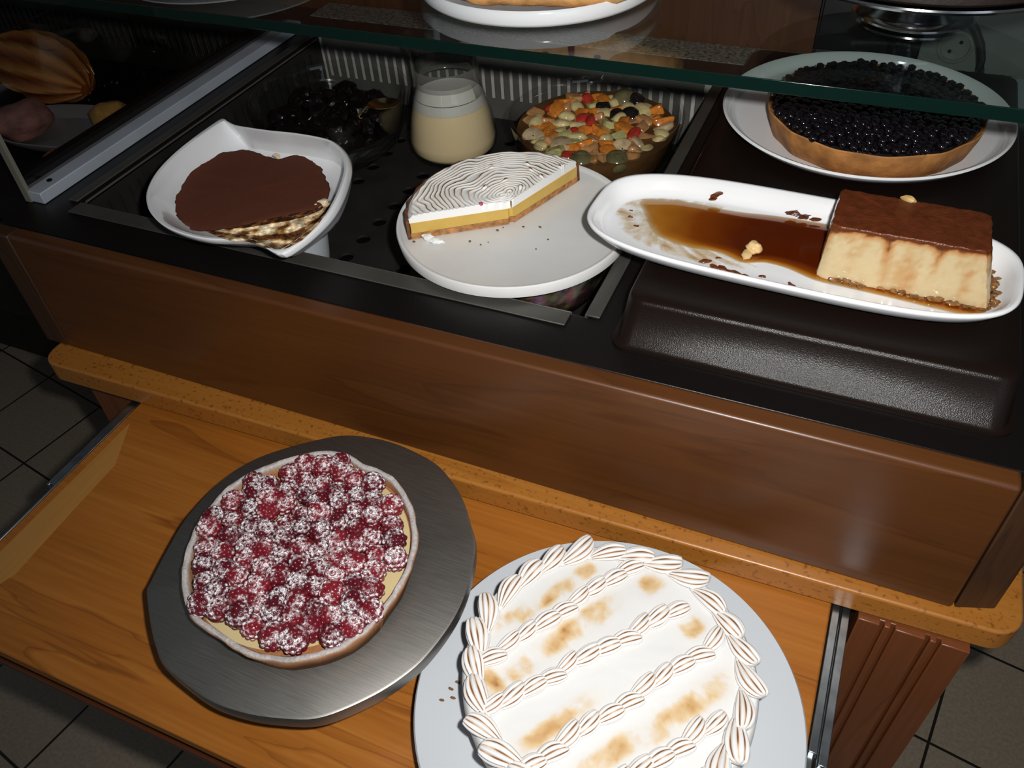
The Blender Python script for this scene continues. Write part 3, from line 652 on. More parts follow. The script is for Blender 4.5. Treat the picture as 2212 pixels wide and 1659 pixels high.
# swirled meringue: concentric ridges around a point by the cut, toasted along the crests
g = G(); NR, NA = 150, 230
toast = ramp_attr('toasted meringue swirls', [(0, (.90, .89, .87)), (.55, (.89, .87, .83)), (.78, (.62, .42, .23)), (.93, (.20, .09, .03)), (1, (.09, .04, .015))], .5, spec=.4, noise_amt=.12, nscale=300)
def mer_h(x, y):
    dx, dy = x - (TC[0] - .008), y - (TC[1] + .010)
    w1 = .010*nz(x, y, 0, 26) + .004*nz(x, y, 4, 60); rr = math.hypot(dx*.95, dy*1.05) + w1 + .0035*math.sin(3*math.atan2(dy, dx))
    ph = rr/.0054*2*PI*.93; s = .5 + .5*math.sin(ph); crest = s**2
    pk = 0.0
    for (qx, qy) in ((-.405, .815), (-.365, .835), (-.338, .812), (-.352, .782), (-.375, .790), (-.392, .768), (-.324, .842), (-.356, .822)):
        e = math.hypot(x-qx, y-qy); pk += .003*math.exp(-(e/.0035)**2)
    return .0011*crest + pk + .0012*nz(x, y, 2, 30), (s**3.2)*(.98 + .40*nz(x, y, 7, 22)) + (.5 if pk > .0018 else 0)
for i in range(NR+1):
    for j in range(NA+1):
        rr = .001 + .1205*i/NR; a = A0 + .01 + (A1-A0-.02)*j/NA
        x, y = TC[0] + rr*math.cos(a), TC[1] + rr*math.sin(a); h, t = mer_h(x, y)
        edge = max(0, (i/NR-.93)/.07); z = .9305 + .002*math.sin(PI*min(1, i/NR))*.8 + h - .007*edge**2
        if j < 2 or j > NA-2: t *= .2
        g.vert((x, y, z), t*(1-.5*edge))
for i in range(NR):
    for j in range(NA):
        k = i*(NA+1)+j; g.f.append((k, k+1, k+NA+2, k+NA+1))
# sides down to the curd
def rim_strip(idx):
    b = []
    for k in idx:
        x, y, z = g.v[k]; b.append(g.vert((x/G.K, y/G.K, .9215), 0))
    for q in range(len(idx)-1): g.f.append((idx[q], idx[q+1], b[q+1], b[q]))
rim_strip([i*(NA+1) for i in range(NR+1)]); rim_strip([i*(NA+1)+NA for i in range(NR+1)]); rim_strip([NR*(NA+1)+j for j in range(NA+1)])
g.build('meringue_swirl', toast, lt, sharp=75)
g = G(); g.ico((-.3815, .7335, .9325), (.0028, .0022, .002), 2, None, .4, 1); g.build('pink_speck', plain('pink speck', (.42, .02, .06), .4), lt)
bits = plain('meringue scrap', (.82, .81, .79), .5)
g = G()
for i, (dx, dy, s) in enumerate(((0, 0, .006), (.005, -.003, .007), (.011, -.005, .006), (.016, -.004, .005), (.021, -.003, .003), (-.001, .006, .004))): g.ico((-.434+dx, .693+dy, .9005 + s*.45), (s*1.1, s*.8, s*.55), 2, None, .5, i*1.3)
tag(g.build('meringue_scrap', bits, loc=(-.434, .693, .8995)), 'white meringue scrap on the plate before the cut lemon tart', 'crumb')
cbm = plain('brown crumb', (.16, .075, .025), .8)
random.seed(5)
for i in range(12):
    x = random.uniform(-.45, -.31); y = .672 + (x+.45)*.5 + random.uniform(-.012, .028); s = random.uniform(.0008, .0018)
    if i > 8: x, y = [(-.306, .713), (-.30, .735), (-.337, .75)][i-9]
    g = G(); g.ico((x, y, .8997 + s*.6), (s*1.3, s, s*.7), 1, None, .4, i)
    tag(g.build('crust_crumb', cbm, loc=(x, y, .8995)), 'tiny brown crust crumb on the lemon tart plate', 'crumb', 'crumbs on the lemon tart plate')

G.K = 1.0
# ------------------------------------------------------------------ oval platter with caramel custard
OX, OY, OA, OB, OT, ON = -.0367, .7105, .2015, .0812, -.0402, 3.3
ov = lambda dd, z: oval_loop(OX, OY, OA-dd, OB-dd, OT, ON if dd < .05 else 2.6, z, 128)
g = G(); g.loft([ov(.0805, .9520), ov(.030, .9515), ov(.027, .9508), ov(.022, .9525), ov(.010, .9615), ov(.0012, .9725), ov(0, .9755), ov(.0012, .9775), ov(.004, .9770), ov(.008, .9722), ov(.012, .9655), ov(.016, .9605), ov(.020, .9588), ov(.04, .9585), ov(.0805, .9585)])
tag(g.build('oval_platter', M['porcelain'], loc=(OX, OY, .9508), sharp=70), 'long white oval platter of caramel custard overlapping the lemon tart plate', 'platter')
# caramel pool, thicker towards the custard
POOL = [(-.2009, .7519), (-.1946, .7599), (-.1731, .7676), (-.1488, .7689), (-.1003, .7662), (-.0613, .7705), (-.0173, .7713), (.02, .770), (.08, .768), (.130, .762), (.146, .742), (.150, .71), (.146, .68), (.130, .6633), (.0968, .6636), (.0551, .6671), (.0206, .6692), (-.006, .6712), (-.034, .6819), (-.0556, .6842), (-.0758, .6773), (-.0999, .687), (-.1334, .6859), (-.1608, .6934), (-.1756, .7079), (-.1907, .7343)]
pl_ = smooth_loop([(x, y, 0) for x, y in POOL], 140)
g = G(); loops = []; at_ = []
cpt = lambda t: Vector((-.10 + .0, .724, 0))
def spine(p): x = min(max(p.x, -.165), .12); return Vector((x*.92 + .012, .724 - .02*max(0, x+.03)/.15, 0))
for s in (1.0, .97, .93, .87, .8, .72, .63, .53, .42, .3, .18, .08, .0):
    L, A = [], []
    for p in pl_:
        q = spine(p); e = q + (p-q)*s
        x = e.x; depth = (1-s)
        base_t = min(1, max(0, (x + .195)/.115)); core = min(1, depth*(1.6 + 1.2*base_t))
        lo = max(0, min(1, (e.y - (.752 - (x+.2)*.42))/.02)) if x < -.02 else 1    # clear amber film left of the deep part
        a = .10 + .30*min(1, depth*5) + .62*core*base_t*(.35 + .65*min(1, max(0, base_t*1.35 - .1)))
        a += .05*nz(x, e.y, 0, 60); L.append((x, e.y, .9590 + .0012*min(1, depth*4))); A.append(a if s < 1 else .0)
    loops.append(L); at_.append(A)
g.loft(loops, attrs=at_)
car = ramp_attr('liquid caramel', [(0, (.66, .50, .26)), (.25, (.50, .27, .06)), (.45, (.36, .13, .012)), (.65, (.20, .042, .003)), (1, (.085, .011, .001))], .06, spec=.5, coat=.2, alpha=(.0, .40))
o = tag(g.build('caramel_sauce', car, loc=(OX, OY, .959), sharp=80), 'amber to deep red caramel sauce pooled on the oval platter', 'sauce'); o['kind'] = 'stuff'
# thin dried film at the left end
g = G(); fl_ = smooth_loop([(-.222, .735, 0), (-.215, .755, 0), (-.19, .775, 0), (-.14, .778, 0), (-.11, .772, 0), (-.13, .74, 0), (-.09, .69, 0), (-.05, .672, 0), (-.09, .662, 0), (-.14, .665, 0), (-.185, .68, 0), (-.213, .705, 0)], 90)
c_ = Vector((-.165, .72, 0)); loops = []; at_ = []
for s in (1, .85, .7, .5, .3, .02):
    L = [(c_ + (p-c_)*s) for p in fl_]; loops.append([(p.x, p.y, .95885) for p in L]); at_.append([(0 if s == 1 else .42 + .6*nz(p.x, p.y, 3, 90)*(1) + .25*nz(p.x, p.y, 1, 260)) for p in L])
g.loft(loops, attrs=at_)
o = tag(g.build('caramel_film', ramp_attr('dried caramel film', [(0, (.70, .55, .30)), (.6, (.60, .40, .16)), (1, (.34, .15, .04))], .3, alpha=(.12, 1.0), noise_amt=.4, nscale=260), loc=(OX, OY, .9588)), 'thin dried caramel film on the left end of the oval platter', 'sauce'); o['kind'] = 'stuff'

fn = thing('caramel_custard', (.068, .716, .9595), 'block of creamy caramel custard with a glossy brown top on the oval platter', 'dessert')
B4 = [(-.006, .6765), (.1430, .677), (.1370, .752), (-.006, .756)]; T4 = [(-.0035, .6865), (.1275, .6855), (.1265, .748), (-.0035, .752)]
def block(z0, z1, u0, u1, puff=0.0, n=26, top=True, rad=.008, wob=.0):
    """rounded quad prism between heights, interpolating footprints B4 -> T4"""
    g = G(); loops = []; at_ = []
    m = 14
    for i in range(m+1):
        t = i/m; u = u0 + (u1-u0)*t; z = z0 + (z1-z0)*t
        Q = [Vector((*B4[k], 0)).lerp(Vector((*T4[k], 0)), u) for k in range(4)]; L, A = [], []
        for k in range(4):
            p, q = Q[k], Q[(k+1) % 4]; ln = (q-p).length; nn = 44 if k % 2 == 0 else 24
            for j in range(nn):
                s_ = j/nn; pt_ = p.lerp(q, s_); nrm = Vector(((q-p).y, -(q-p).x, 0)).normalized()
                e = min(s_, 1-s_)*ln; rnd = -(max(0, rad-e)**2)/(rad*2.2)
                h = wob*nz(pt_.x, pt_.y, 0, 110) + wob*.5*nz(pt_.x, pt_.y, z, 260)
                pt_ = pt_ + nrm*(rnd + h); L.append((pt_.x, pt_.y, z)); A.append((pt_.x, pt_.y, t))
        loops.append(L); at_.append(A)
    return g, loops, at_
g, loops, at_ = block(.9597, 1.0085, 0, .955, wob=.0016)
res = []
for L, A in zip(loops, at_):
    row = []
    for x, y, t in A:
        st_ = nz(x, y, 0, 95)*.9 + nz(x, y, t*.4, 190)*.3                       # runny streaks down the sides
        a = .05 + max(0, st_ + .14)*1.15*(.40 + .60*t) + max(0, (t-.86)/.14)**1.5*.65 + .18*max(0, (.10-t)/.10)*max(0, .4 + 2*nz(x, y, 9, 160)) + .10*max(0, nz(x, y, t*9, 330) - .25)*4
        row.append(a)
    res.append(row)
g.loft(loops, True, True, attrs=res)
g.build('custard_block', ramp_attr('baked custard', [(0, (.59, .475, .28)), (.3, (.52, .35, .17)), (.55, (.48, .24, .09)), (.8, (.20, .065, .016)), (1, (.10, .03, .01))], .16, spec=.55, coat=.6, noise_amt=.14, nscale=170, bump=.35, bscale=220, sss=.05), fn, sharp=70)
g, loops, at_ = block(1.0087, 1.0115, .955, 1.0, wob=.0016)
loops = loops[:1] + loops[7:8] + loops[14:]
c_ = Vector((.0615, .718, 0))
last = loops[-1]
for s in (.985, .95, .85, .7, .5, .3, .1, .005): loops.append([(c_.x + (p[0]-c_.x)*s, c_.y + (p[1]-c_.y)*s, 1.0118 + .0006*fbm(c_.x + (p[0]-c_.x)*s, c_.y + (p[1]-c_.y)*s, 0, 120)) for p in last])
g = G(); g.loft(loops, True)
g.build('caramel_top', plain('caramelised top', (.115, .027, .008), .30, spec=.4, bump=.35, bscale=500, var=.25, vscale=120), fn, sharp=70)
# ragged browned crumbs along the foot
rag = plain('browned custard skin', (.22, .10, .032), .2, coat=.5, var=.7, vscale=200)
random.seed(9); g = G()
for i in range(70):
    t = random.random(); x = -.004 + .146*t; y = .6755 + random.uniform(-.004, .001); s = random.uniform(.0012, .0032)
    if i > 48: x = .1425 + random.uniform(-.001, .005); y = random.uniform(.680, .735)
    g.ico((x, y, .9603 + s*.75), (s*1.5, s*.9, s*.7), 1, None, .5, i*1.7)
g.build('ragged_skirt', rag, fn)
g = G(); g.ico((.056, .7485, 1.013), (.008, .003, .0035), 2, Matrix.Rotation(-.3, 3, 'Z'), .4, 3); g.build('almond_flake', plain('pale flake', (.55, .36, .13), .5), fn)
cs = plain('custard scrap', (.70, .48, .22), .2, coat=.4, var=.15, vscale=90)
g = G(); g.ico((-.0685, .697, .9655), (.0075, .0065, .0065), 3, None, .3, 8.0); g.ico((-.073, .6885, .9625), (.005, .008, .0035), 2, None, .3, 4.0)
tag(g.build('custard_scrap', cs, loc=(-.069, .694, .959)), 'pale custard scrap standing in the caramel pool', 'scrap')
bm_ = plain('burnt caramel bit', (.13, .03, .007), .3, var=.5, vscale=200)
BITS = [(-.1237, .7775, .9665, .0085, 1.0), (-.1265, .7725, .964, .005, .3), (-.0435, .771, .9635, .009, 0), (-.032, .7685, .963, .008, .5), (-.021, .7685, .9625, .006, .2), (-.108, .6655, .961, .006, .4), (-.0985, .661, .960, .006, -.5), (-.0905, .6605, .960, .007, -.3),
        (-.0775, .6545, .961, .008, -.3), (-.0665, .6505, .961, .009, -.2), (-.056, .651, .960, .006, .2), (-.0525, .6605, .960, .004, .1), (-.024, .6545, .960, .0055, -.6), (-.2005, .721, .959, .003, 0), (-.1895, .7065, .959, .0035, 0), (-.2035, .733, .959, .0022, 0), (-.098, .678, .959, .003, 0)]
for i, (x, y, z, s, ro) in enumerate(BITS):
    g = G(); g.ico((x, y, z + s*.15), (s*.85, s*.42, s*.25), 2, Matrix.Rotation(ro, 3, 'Z'), .8, i*2.9, freq=6)
    tag(g.build('caramel_bit', bm_, loc=(x, y, .9588)), 'small burnt brown caramel bit stuck on the oval platter', 'crumb', 'burnt caramel bits on the oval platter')

# ------------------------------------------------------------------ blueberry tart on a rimmed plate
BX, BY = -.002, 1.0185
p = thing('rimmed_plate', (BX, BY, .9505), 'wide white rimmed plate under the dark berry tart', 'plate')
g = G(); Rb = .1655
g.lathe([(.001, .9535), (.098, .9535), (.101, .9505), (.110, .9505), (.113, .9535), (.150, .9545), (Rb-.001, .9672), (Rb, .9685), (Rb-.002, .9705), (Rb-.006, .9690), (Rb-.011, .9620), (.151, .9580), (.147, .9572), (.06, .9572), (.001, .9575)], BX, BY, 128)
g.build('plate_body', M['porcelain'], p, sharp=50)
TX, TY = .0085, .984
bt = thing('berry_tart', (TX, TY, .9580), 'round tart of glossy black berries in a golden crust at the back right', 'tart')
g = G(); prof = [(.001, .9580), (.106, .9580), (.110, .9595), (.1165, .980), (.1185, .9885), (.1170, .9895), (.1135, .9865), (.001, .984)]
n = 120; loops = []
for rr, z in prof: loops.append([(TX + rr*(1 + (.008*math.sin(26*2*PI*j/n*.5) + .010*nz(math.cos(2*PI*j/n)*5, math.sin(2*PI*j/n)*5, z*30) if rr > .1 else 0))*math.cos(2*PI*j/n), TY + rr*(1 + (.008*math.sin(13*2*PI*j/n) + .010*nz(math.cos(2*PI*j/n)*5, math.sin(2*PI*j/n)*5, z*30) if rr > .1 else 0))*math.sin(2*PI*j/n), z) for j in range(n)])
g.loft(loops); g.build('crust', plain('golden tart crust', (.44, .19, .052), .7, bump=.4, bscale=160, var=.35, vscale=45), bt, sharp=60)
bmt = plain('black berry glaze', (.0045, .003, .005), .06, spec=.7, coat=.6)
g = G(); g.lathe([(.1140, .9862), (.112, .9895), (.09, .9905), (.001, .9905)], TX, TY, 96); g.build('jelly', bmt, bt)
random.seed(21); sp_ = []; tries = 0
while len(sp_) < 420 and tries < 200000:
    tries += 1; a, rr = random.uniform(0, 2*PI), .1125*math.sqrt(random.random()); x, y = TX + rr*math.cos(a), TY + rr*math.sin(a)
    if all((x-q[0])**2 + (y-q[1])**2 > .0084**2 for q in sp_): sp_.append((x, y))
sp_.sort(key=lambda q: q[1])
g0 = G(); g0.ico((0, 0, 0), (.0056, .0056, .0045), 2); bd = None; rest = G()
for i, (x, y) in enumerate(sp_):
    z = .9915 + random.uniform(-.001, .002)
    if i < 100:
        if bd is None: o = g0.build('berry', bmt, bt, loc=(0, 0, 0)); bd = o.data
        else: o = bpy.data.objects.new('berry', bd); col.objects.link(o); o.parent = bt
        o.location = Vector((x, y, z)) - Vector((TX, TY, .9580)); o.rotation_euler = (random.random(), random.random(), random.random()*6); s = random.uniform(.85, 1.15); o.scale = (s, s, s)
    else: rest.ico((x, y, z), (.0056, .0056, .0045), 1)
o = rest.build('berries', bmt, bt); o['kind'] = 'stuff'

# ------------------------------------------------------------------ things standing on the glass shelf
SX, SY = -.384, .9400
p = thing('deep_plate', (SX, SY, 1.1065), 'upright-rimmed white plate holding a pastry log on the glass shelf', 'plate')
g = G(); g.lathe([(.001, 1.1095), (.120, 1.1095), (.122, 1.1068), (.128, 1.1065), (.139, 1.1085), (.1415, 1.112), (.1425, 1.1235), (.1405, 1.1255), (.1385, 1.1240), (.1370, 1.1165), (.1345, 1.1136), (.001, 1.1135)], SX, SY, 128)
g.build('plate_body', M['porcelain'], p, sharp=50)
ps = thing('pastry_log', (SX + .02, SY, 1.1136), 'golden pastry log with red-brown syrup drips on the upright-rimmed plate', 'pastry')
g = G(); loops = []
for i in range(31):
    t = i/30; x = SX - .058 + .240*t; yy = SY - .122 + .050*t; L = []
    e = min(1, min(t, 1-t)*9)**.5
    for j in range(36):
        a = 2*PI*j/36; ca, sa = math.cos(a), math.sin(a); q = (abs(ca)**3.4 + abs(sa)**3.4)**(-1/3.4)
        yy_, zz = yy + .036 + .040*ca*q*(.55 + .45*e), 1.1136 + (.026 + .008*max(0, t-.6))*(1 + sa*q*(.7 + .3*e)) + .012*max(0, (t-.72)/.28)
        L.append((x + .002*nz(x, yy_, zz, 60), yy_ + .0025*nz(x, yy_, zz, 70), max(1.1145 + (.030*max(0, (t-.66)/.34)), zz + .012*max(0, (t-.66)/.34) + .0015*nz(x, yy_, zz, 90))))
    loops.append(L)
g.loft(loops, True, True); g.build('pastry', plain('golden flaky pastry', (.66, .36, .135), .6, bump=.6, bscale=140, var=.25, vscale=70), ps, sharp=70)
drm = plain('syrup drip', (.16, .014, .006), .1, coat=.5)
for i, (x, ln) in enumerate(((-.416, .028), (-.338, .016), (-.310, .026), (-.282, .014))):
    yb = SY - .122 + .050*((x - SX + .058)/.240) - .0045
    g = G(); g.tube([(x, yb + .03, 1.1675), (x, yb + .008, 1.1665), (x, yb - .0005, 1.158), (x + .001, yb - .001, 1.150), (x + .0005, yb - .001, 1.158 - ln)], [.005, .0048, .0042, .003, .0038], 10); g.build('syrup_drip', drm, ps)
# steel cake stand with a dark cake
steel = plain('polished steel', (.55, .56, .58), .13, metal=1, var=.08, vscale=10)
KX, KY = .0215, .951
k = thing('cake_stand', (KX, KY, 1.1065), 'polished steel footed cake stand at the right of the glass shelf', 'cake stand')
g = G(); g.lathe([(.001, 1.1068), (.057, 1.1066), (.0600, 1.108), (.0600, 1.110), (.056, 1.1135), (.053, 1.1145), (.050, 1.1155), (.036, 1.124), (.022, 1.131), (.017, 1.138), (.017, 1.146), (.024, 1.153), (.03, 1.1555)], KX, KY, 96); g.build('foot', steel, k, sharp=30)
g = G(); g.lathe([(.001, 1.156), (.13, 1.156), (.1470, 1.157), (.1485, 1.1595), (.1478, 1.1612), (.1455, 1.1612), (.143, 1.1600), (.001, 1.1600)], KX, KY, 128); g.build('disc', steel, k, sharp=30)
g = G(); g.lathe([(.001, 1.1605), (.138, 1.1605), (.1425, 1.164), (.1425, 1.182), (.138, 1.188), (.001, 1.189)], KX, KY, 96)
tag(g.build('dark_cake', plain('dark brown cake', (.016, .007, .004), .6, bump=.4, bscale=120), loc=(KX, KY, 1.1605)), 'dark brown cake on the polished steel cake stand', 'cake')
# white plate further left on the shelf
p = thing('side_plate', (-.86, .968, 1.1065), 'white plate at the left end of the glass shelf, mostly above the view', 'plate')
g = G(); g.lathe([(.001, 1.1090), (.10, 1.1090), (.102, 1.1066), (.11, 1.1066), (.128, 1.110), (.150, 1.126), (.1495, 1.128), (.147, 1.1275), (.125, 1.1125), (.001, 1.112)], -.86, .968, 96); g.build('plate_body', M['porcelain'], p)

# ------------------------------------------------------------------ behind the counter
g = G(); g.box(-.098, .052, 1.337, 1.40, .905, 1.30); g.box(-.094, .048, 1.334, 1.337, .93, 1.27)
tag(g.build('dark_appliance', M['plastic_black'], loc=(-.02, 1.36, .905), bevel=.004), 'tall black appliance between the wood wall and the pale wall', 'appliance')
so = thing('wall_socket', (.098, 1.352, .92), 'round ivory power socket low on the pale wall', 'socket')
g = G(); N = 40
L_ = [[(.098 + rr*math.cos(2*PI*j/N), y, .924 + rr*math.sin(2*PI*j/N)) for j in range(N)] for rr, y in ((.024, 1.3515), (.024, 1.3475), (.0225, 1.3465), (.0195, 1.3465), (.0185, 1.3500), (.0005, 1.3500))]
g.loft(L_); g.build('socket_plate', M['socket'], so)
for dx, dz in ((-.006, -.007), (.006, .007)):
    g = G(); L_ = [[(.098 + dx + rr*math.cos(2*PI*j/16), y, .924 + dz + rr*math.sin(2*PI*j/16)) for j in range(16)] for rr, y in ((.0026, 1.3501), (.0026, 1.3494), (.0005, 1.3494))]
    g.loft(L_); g.build('socket_hole', M['pit'], so)
g = G(); g.tube([(.085, 1.330, .985), (.100, 1.328, .973), (.115, 1.326, .958), (.127, 1.325, .940), (.134, 1.324, .920), (.137, 1.32, .9055), (.137, 1.30, .9045)], .006, 12)
tag(g.build('power_cord', M['plastic_black'], loc=(.12, 1.325, .9)), 'thick black power cord hanging in front of the pale wall', 'cord')

# ------------------------------------------------------------------ steel stand with the raspberry tart
STAND = [(-0.4606, 0.4905), (-0.4944, 0.466), (-0.5246, 0.4372), (-0.5416, 0.4122), (-0.5512, 0.3821), (-0.5541, 0.3542), (-0.5534, 0.3261), (-0.5476, 0.2988), (-0.5417, 0.275), (-0.5358, 0.2546), (-0.5335, 0.2466), (-0.5195, 0.2326), (-0.5053, 0.2193), (-0.4868, 0.2043), (-0.4659, 0.1912), (-0.4341, 0.1832), (-0.4, 0.1786), (-0.3632, 0.1819), (-0.331, 0.1904), (-0.3087, 0.1993), (-0.2904, 0.2143), (-0.2686, 0.2397), (-0.2541, 0.2635), (-0.2454, 0.2856), (-0.2394, 0.3181), (-0.2391, 0.349), (-0.2451, 0.3824), (-0.2547, 0.4108), (-0.2701, 0.4314), (-0.2904, 0.4564), (-0.3122, 0.4745), (-0.3376, 0.4897), (-0.3693, 0.4978), (-0.3993, 0.5013), (-0.4292, 0.4991)]
RX, RY = -.397, .3384
def steel_mat():
    m, nt, b = new_mat('brushed steel plate'); b.inputs['Metallic'].default_value = 1; b.inputs['Roughness'].default_value = .36; b.inputs['Base Color'].default_value = (.34, .325, .30, 1)
    tc = nt.nodes.new('ShaderNodeTexCoord'); mp = nt.nodes.new('ShaderNodeMapping'); mp.inputs['Rotation'].default_value = (0, 0, .9); mp.inputs['Scale'].default_value = (30, 900, 900); nt.links.new(tc.outputs['Object'], mp.inputs['Vector'])
    n = nt.nodes.new('ShaderNodeTexNoise'); n.inputs['Scale'].default_value = 1; n.inputs['Detail'].default_value = 3; nt.links.new(mp.outputs['Vector'], n.inputs['Vector'])
    r = nt.nodes.new('ShaderNodeMapRange'); r.inputs['To Min'].default_value = .38; r.inputs['To Max'].default_value = .55; nt.links.new(n.outputs['Fac'], r.inputs['Value']); nt.links.new(r.outputs['Result'], b.inputs['Roughness'])
    bp = nt.nodes.new('ShaderNodeBump'); bp.inputs['Strength'].default_value = .06; bp.inputs['Distance'].default_value = .0005; nt.links.new(n.outputs['Fac'], bp.inputs['Height']); nt.links.new(bp.outputs['Normal'], b.inputs['Normal'])
    return m
sd = thing('steel_stand', (RX, RY, .6885), 'brushed steel cake stand carrying the raspberry tart', 'cake stand')
sl = smooth_loop([(x, y, 0) for x, y in STAND], 140)
sc_ = Vector((RX, RY, 0))
def sloop(s, z): return [(sc_.x + (p.x-sc_.x)*s, sc_.y + (p.y-sc_.y)*s, z) for p in sl]
g = G(); g.loft([sloop(.985, .7425), sloop(1.0, .7425), sloop(1.004, .753), sloop(.998, .7575), sloop(.985, .7585), sloop(.5, .7582), sloop(.003, .7582)])
g.loft([sloop(.975, .7425), sloop(.985, .7425)]); g.loft([sloop(.975, .7425), sloop(.97, .754), sloop(.003, .754)])
g.build('plate_disc', steel_mat(), sd, sharp=35)
g = G(); g.lathe([(.001, .6885), (.085, .6885), (.088, .692), (.06, .70), (.028, .712), (.024, .735), (.035, .7538)], RX, RY, 64); g.build('pedestal', steel, sd)
TART = [(-0.4464, 0.4421), (-0.4702, 0.425), (-0.497, 0.3959), (-0.5104, 0.3724), (-0.5155, 0.3423), (-0.5145, 0.3205), (-0.5075, 0.2948), (-0.4966, 0.2719), (-0.4826, 0.2535), (-0.4659, 0.2371), (-0.4476, 0.2262), (-0.4252, 0.2214), (-0.3977, 0.217), (-0.3731, 0.2156), (-0.3466, 0.2215), (-0.3231, 0.2344), (-0.3036, 0.2539), (-0.2921, 0.2753), (-0.2877, 0.3004), (-0.2855, 0.3276), (-0.2888, 0.3518), (-0.2984, 0.3793), (-0.3133, 0.4017), (-0.3311, 0.4194), (-0.3521, 0.4344), (-0.3726, 0.4398), (-0.3922, 0.4410), (-0.4193, 0.4467)]
tl = smooth_loop([(x, y, 0) for x, y in TART], 160); tcx = Vector((-.400, .3295, 0))
rt = thing('raspberry_tart', (tcx.x, tcx.y, .7585), 'raspberry tart dusted with icing sugar on the steel stand', 'tart')
def tloop(s, z, jit=0):
    out = []
    for p in tl:
        k = s*(1 + jit*nz(p.x, p.y, z*5, 70)); out.append((tcx.x + (p.x-tcx.x)*k, tcx.y + (p.y-tcx.y)*k, z + jit*.08*nz(p.x, p.y, 4, 60)))
    return out
g = G(); g.loft([tloop(.90, .7586), tloop(.925, .7590, .01), tloop(.975, .778, .014), tloop(1.0, .7885, .014), tloop(.99, .7905, .014), tloop(.955, .7900, .014), tloop(.94, .787, .01), tloop(.93, .779), tloop(.003, .779)],
         attrs=[0, 0, .03, .34, .72, .80, .45, .1, 0])
g.build('crust', ramp_attr('sugared crust', [(0, (.34, .125, .036)), (.35, (.40, .19, .085)), (.6, (.36, .30, .27)), (1, (.62, .61, .62))], .8, noise_amt=.55, nscale=420, bump=.5, bscale=300), rt, sharp=70)
g = G(); g.lathe([(.001, .780), (.104, .780)], tcx.x, tcx.y, 64); g.build('custard_cream', plain('pastry cream', (.62, .50, .26), .4), rt)
def berry_mesh(seed):
    rnd = random.Random(seed); g = G(); H, W = .0098, .0088; n = 44; ga = PI*(3-5**.5)
    for i in range(n):
        t = (i+.5)/n; zc = 1 - 1.75*t; a = ga*i + seed; rr = math.sqrt(max(0, 1 - zc*zc))
        c = Vector((W*rr*math.cos(a), W*rr*math.sin(a), H*zc*.95)); c *= 1 + .04*rnd.uniform(-1, 1)
        rad = .0027*(.9 + .2*rnd.random()); nrm = c.normalized()
        bm = bmesh.new(); bmesh.ops.create_icosphere(bm, subdivisions=2, radius=rad); b = len(g.v)
        for v in bm.verts: g.vert(c + v.co, max(0, v.co.normalized().dot(nrm)))
        for q in bm.faces: g.f.append(tuple(b + v.index for v in q.verts))
        bm.free()
    g.ico((0, 0, -.0006), (W + .0013, W + .0013, H + .0011), 3, a=.2); return g
